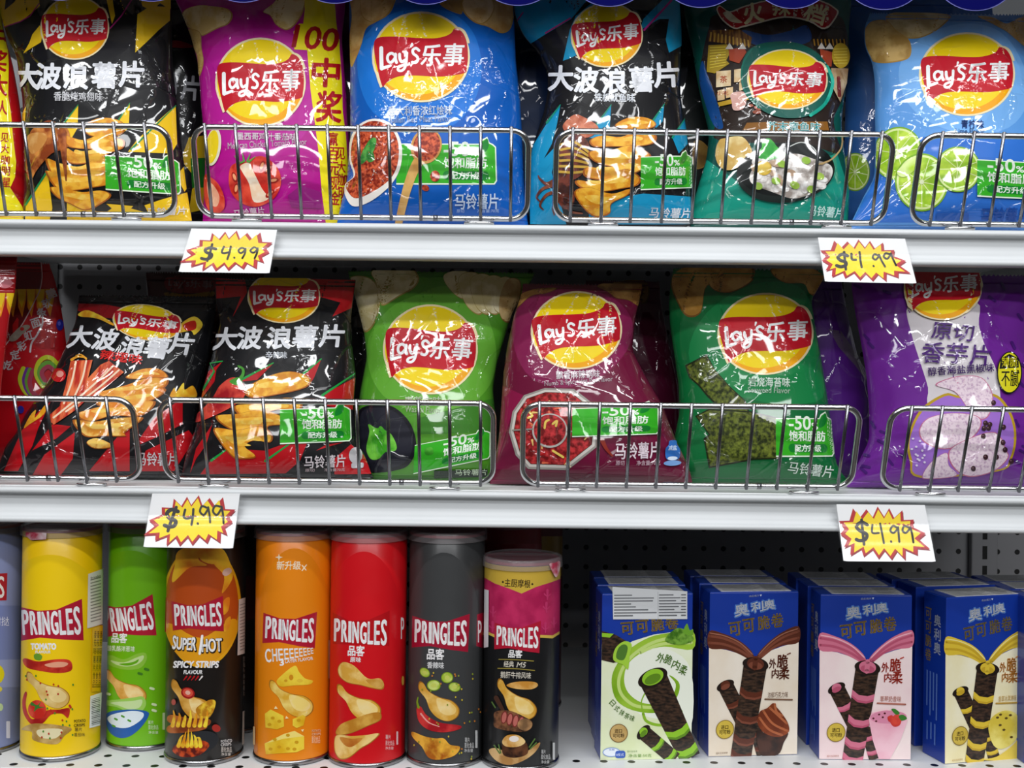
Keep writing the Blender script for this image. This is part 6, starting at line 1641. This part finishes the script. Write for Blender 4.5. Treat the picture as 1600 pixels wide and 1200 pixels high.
def pix(v):
    """photo pixel of a world point"""
    x, y = v[0] / v[1] * F, -(v[2] - CAMZ) / v[1] * F
    return (CX + x * math.cos(TH) - y * math.sin(TH), CY + x * math.sin(TH) + y * math.cos(TH))

def corners(t):
    a = t.rotation_euler[2]; m = t.location
    r = Vector((math.cos(a), math.sin(a), 0)) * BW; u = Vector((0, 0, BH))
    return [pix(m + u), pix(m + r + u), pix(m + r), pix(m)]

def side_print(t, title_=True):
    """writing on the left-hand side of the carton"""
    a_ = t.rotation_euler[2]
    s = Plane(t.location, a_ - math.pi / 2)
    a = box_art(t, s)
    dp = Vector((-math.sin(a_), math.cos(a_), 0)) * BD; u = Vector((0, 0, BH)); m = Vector(t.location)
    M = quadmap([(0, 0), (35, 0), (35, 155), (0, 155)], [pix(m + dp + u), pix(m + u), pix(m), pix(m + dp)])
    a.part('side_title')
    for i, ch in enumerate('可可脆卷'): a.text(ch, 8, 20 + i * 13, 9, 11, '#b89a50', 0, 0, 0.03, fn=M)
    for i, ch in enumerate('奥利奥'): a.text(ch, 22, 24 + i * 13, 10, 11, '#dfe6f4', 0, 0, 0.03, fn=M)
    a.part('side_print')
    for x, y0, y1 in ((6, 74, 108), (11, 74, 116), (16, 74, 110), (21, 74, 118), (7, 122, 140), (13, 122, 138), (19, 122, 142)): a.poly(M([(x, y0), (x + 2, y0), (x + 2, y1), (x, y1)]), '#5f7fc8')
    return a

STD = [(156, 293), (640, 308), (658, 1160), (164, 1145)]
COLS = {}
# matcha, chocolate, strawberry, vanilla
t1 = wafer_box((938, 1187), 1.0940, math.radians(5.5), 'matcha wafer box with a bright green swirl and white sticker')
a = front(t1); M = quadmap([(128, 300), (607, 300), (605, 1153), (128, 1157)], corners(t1)); z = lambda p: M(np.array(p, float))
a.part('front_panel').poly(z([(128, 560), (200, 600), (290, 545), (400, 512), (500, 500), (607, 495), (605, 1153), (128, 1157)]), bp('#dfe8b8', '#eef2dc', 12))
a.poly(z(catmull([(240, 700), (330, 610), (480, 590), (600, 700), (600, 1000), (480, 960), (300, 900)], True, 4)), '#eef2e2')
a.part('swirl_print').poly(z(catmull([(607, 495), (500, 502), (380, 525), (270, 590), (200, 680), (182, 760), (210, 850), (290, 900), (400, 918), (480, 895), (530, 830), (540, 770), (510, 735), (485, 725), (520, 770), (500, 830), (430, 868), (340, 862), (270, 810), (248, 740), (270, 660), (350, 600), (460, 575), (607, 590)], True, 4)), bp('#7aa81c', '#9cc438', 25))
for q in ([(600, 520), (420, 545), (290, 620), (225, 720), (230, 810), (300, 875), (400, 890)], [(600, 555), (440, 562), (330, 605)]): a.stroke(z(catmull(q, False)), 5, '#c4dc7c', False)
a.stroke(z(catmull([(350, 920), (370, 960), (440, 980), (520, 960), (550, 910)], False)), 4.5, '#8ab82c', False); a.stroke(z(catmull([(350, 920), (340, 860), (360, 810)], False)), 2, '#8ab82c', False)
a.part('wafer_print')
def R1(x0, y0, x1, y1, w0, w1, st, mouth=True):
    p0, p1 = z([(x0, y0), (x1, y1)]); roll(a, p0[0], p0[1], p1[0], p1[1], w0 * 0.3, w1 * 0.3, '#8fc42c', '#5f8a1c', st, mouth)
DWg = DW
R1(398, 735, 600, 1150, 150, 110, (0.62, 0.86)); R1(352, 1015, 520, 1157, 78, 76, (0.4, 0.8))
a.poly(z([(128, 490), (200, 510), (285, 560), (270, 640), (190, 655), (128, 640)]), DW).poly(z([(128, 520), (128, 500), (190, 505), (170, 525)]), '#8fc42c')
a.poly(z(catmull([(245, 545), (285, 560), (275, 620), (268, 690), (240, 665), (190, 640), (200, 580)], True, 4)), '#a4d040').poly(z(catmull([(245, 560), (265, 580), (245, 640), (205, 630), (215, 580)], True, 4)), '#4f7a2c')
a.part('matcha_print').poly(z(catmull([(462, 545), (490, 500), (540, 478), (600, 515), (607, 545), (540, 566)], True, 4)), bp('#3a6a14', '#78a83c', 160)).poly(z(catmull([(555, 500), (575, 455), (590, 490), (607, 485), (606, 515), (580, 515)], True, 4)), '#6aa02c')
a.part('title_lettering')
for ch, x, y in zip('可可脆卷', (262, 340, 420, 495), (478, 468, 460, 450)): a.text(ch, x, y, 66, 64, '#a08444', -5, 0, 0.035, fn=z); a.layer -= 1
a.layer += 1
a.part('slogan_lettering')
for ch, x, y in zip('外脆内柔', (438, 478, 520, 558), (632, 640, 668, 696)): a.text(ch, x, y, 40, 48, '#6a9a34', 22, 0, 0.02, fn=z); a.layer -= 1
a.layer += 1
a.part('flavour_lettering')
for ch, x, y, r in zip('日式抹茶味', (188, 212, 238, 264, 292), (862, 890, 912, 930, 942), (45, 38, 30, 22, 14)): a.text(ch, x, y, 26, 30, '#6a9a34', r, 0, 0.01, fn=z); a.layer -= 1
a.layer += 1
a.part('gold_seal').poly(z(ring(222, 1018, 48, 48)), '#7a5a2c').poly(z(ring(222, 1018, 44, 44)), bp('#b08c4c', '#cfae70', 30)).text('进口', 220, 1006, 38, 20, '#4a3010', 0, 0, 0.03, fn=z).text('可可粉', 222, 1030, 60, 20, '#4a3010', 0, 0, 0.03, fn=z)
a.part('claim_mark').poly(z(ring(185, 1115, 46, 24)), '#7a9ad8').poly(z(ring(185, 1115, 42, 20)), '#e8eef8').poly(z(rrect(205, 1108, 258, 1146, 12)), '#2f5ab8').text('低糖', 186, 1102, 30, 10, '#2f5ab8', fn=z).text('0反式', 230, 1128, 40, 14, '#e8eef8', fn=z)
a.part('small_print').text('图片仅供参考', 294, 1112, 52, 10, '#7a9a5c', fn=z).text('净含量:50克', 335, 1134, 120, 16, '#6a9a34', fn=z)
a.part('import_label').poly(z([(180, 262), (575, 288), (576, 432), (186, 430)]), '#d4d6d8').stroke(z([(420, 290), (422, 430)]), 0.6, '#9a9c9e', False)
for k in range(8):
    y = 306 + k * 15
    a.stroke(z([(192, y), (192 + (90, 205, 200, 85, 110, 175, 220, 95)[k], y)]), 1.7, '#6a6c70', False); a.stroke(z([(428, y), (500 + (k * 37 % 60), y)]), 1.7, '#6a6c70', False); a.stroke(z([(545, y), (566, y)]), 1.7, '#6a6c70', False)
finish(t1, (a, 'f'), (side_print(t1), 's'))

t2 = wafer_box((1106.5, 1179), 1.1070, math.radians(6), 'chocolate wafer box with a brown swirl and chocolate cupcake')
a = front(t2); std_front(a, quadmap(STD, corners(t2)), dict(k=0.3, bg='#e6d6c0', bg2='#f0e6d8', cream='#5a2a1a', hi='#7a4230', lite='#9a6450', ink='#6a2a14', ink2='#7a5a44', name='浓郁巧克力味'))
z = lambda p, M=affine([(690, 283), (1163, 283), (690, 1130)], [corners(t2)[i] for i in (0, 1, 3)]): M(np.array(p, float))
a.part('cupcake_print').poly(z(catmull([(945, 1000), (1000, 1010), (1110, 1005), (1090, 1060), (1060, 1120), (970, 1122)], True, 4)), bp('#24120c', '#4a281c', 60))
a.poly(z(catmull([(950, 960), (960, 900), (1000, 880), (1030, 855), (1045, 870), (1080, 910), (1112, 960), (1115, 1005), (1060, 1030), (990, 1010)], True, 4)), bp('#6a2c14', '#94451f', 40))
for q in ([(960, 930), (1010, 990), (1080, 1020)], [(980, 895), (1030, 960), (1112, 1000)], [(1015, 880), (1060, 920), (1105, 960)], [(1040, 860), (1050, 900), (1080, 920)]): a.stroke(z(catmull(q, False)), 3.5, '#b0623c', False)
finish(t2, (a, 'f'), (side_print(t2), 's'))

t3 = wafer_box((1279.5, 1184), 1.1035, math.radians(0.5), 'strawberry wafer box with a pink swirl and milkshake glass')
a = front(t3); std_front(a, quadmap(STD, corners(t3)), dict(k=0.3, bg='#f0d4d6', bg2='#f6e6e2', cream='#d0708a', hi='#b8526e', lite='#eeb4c2', ink='#c0392a', ink2='#b06a5a', name='草莓奶昔味'))
z = lambda p, M=quadmap(STD, corners(t3)): M(np.array(p, float))
a.part('milkshake_print').poly(z([(425, 940), (440, 905), (520, 892), (600, 915), (634, 950), (600, 1050), (545, 1150), (485, 1148), (450, 1050)]), bp('#e8a4b8', '#f2c4d0', 20)).poly(z(ring(530, 930, 98, 34)), '#d888a4')
for x, y in ((450, 935), (480, 915), (500, 930), (465, 950), (510, 910)): a.poly(z(ring(x, y, 6, 5)), '#5a1c24')
for p in ([(550, 930), (580, 915), (600, 945), (590, 975), (560, 980), (540, 955)], [(525, 930), (550, 920), (555, 945), (535, 955)]): a.poly(z(catmull(p, True, 4)), bp('#b81c28', '#d84838', 60))
for p in ([(545, 890), (565, 888), (590, 910), (570, 918)], [(585, 925), (610, 920), (630, 940), (600, 950)]): a.poly(z(catmull(p, True, 4)), '#3a7a2c')
finish(t3, (a, 'f'), (side_print(t3), 's'))

t4 = wafer_box((1476, 1195), 1.0935, math.radians(15), 'vanilla wafer box with a yellow swirl, turned to show its blue side')
a = front(t4); std_front(a, quadmap(STD, corners(t4)), dict(k=0.27, bg='#f0e4b0', bg2='#f8f2d8', cream='#e0c038', hi='#c8a428', lite='#f4e694', ink='#d08a2c', ink2='#c0983c', name='香草冰淇淋味', gold='#8a7a54'))
z = lambda p, M=quadmap([(803, 310), (1205, 325), (1232, 1160), (820, 1187)], corners(t4)): M(np.array(p, float))
a.part('ice_cream_print').poly(z(catmull([(1040, 1000), (1060, 940), (1120, 910), (1180, 930), (1200, 1000), (1180, 1070), (1120, 1110), (1070, 1090)], True, 4)), bp('#d8c040', '#f0e27c', 40))
for x, y in ((1100, 930), (1130, 950), (1085, 945), (1150, 935), (1120, 1010), (1100, 985), (1160, 1050)): a.poly(z(ring(x, y, 8, 6)), '#5a4414')
a.poly(z(catmull([(1000, 1165), (1090, 1150), (1180, 1080), (1228, 1000), (1232, 1155), (1120, 1172)], True, 4)), '#e8cc50')
finish(t4, (a, 'f'), (side_print(t4), 's'))

t5 = wafer_box((1600, 1190), 1.098, math.radians(2), 'wafer box with a crimson front, just showing at the right edge')
a = front(t5); M = quadmap([(0, 0), (100, 0), (100, 180), (0, 180)], corners(t5)); a.part('front_panel').poly(M([(0, 4), (100, 4), (100, 180), (0, 180)]), '#8a1226'); finish(t5, (a, 'f'))

# the boxes queued behind each front box are copies without the front print
names = ['matcha', 'chocolate', 'strawberry', 'vanilla', 'crimson']
fr = {'carton', 'lid_flap', 'import_sticker', 'sticker_print'}
def bare_copy(t, dy, dx, da, label, group):
    c = t.copy(); C.objects.link(c); a = t.rotation_euler[2]
    c.location = t.location + Vector((dx, dy, 0)); c.rotation_euler = (0, 0, a * 0.5 + da)
    c['label'] = label; c['group'] = group
    for ch in t.children:
        if ch.name.split('.')[0] in fr:
            d = ch.copy(); C.objects.link(d); d.parent = c
for i, t in enumerate((t1, t2, t3, t4, t5)):
    for k in (1, 2):
        bare_copy(t, k * (BD + 0.0035) + 0.002 + 0.004 * (i in (0, 1)) + 0.010 * (i == 3), (-0.002, -0.004, -0.003, -0.012, -0.004)[i] * k + 0.001 * k, math.radians((1, -1.5, 1, 3, 1)[i] * (1 if k == 1 else 0.4)),
                  ('blue wafer box directly behind the %s wafer box' if k == 1 else 'blue wafer box third back in the %s column') % names[i], 'wafer boxes queued behind the front boxes')

# ------------------------------------------------------------------ shop floor and ceiling, out of the picture
fl = box_mesh('floor', (-3.0, -3.2, -0.02), (3.0, 1.56, 0.0), enamel('#5a5650', 0.5)); fl['kind'] = 'structure'
box_mesh('ceiling', (-3.0, -3.2, CAMZ + 1.45), (3.0, 1.56, CAMZ + 1.47), enamel('#8c8c8c', 0.7))['kind'] = 'structure'
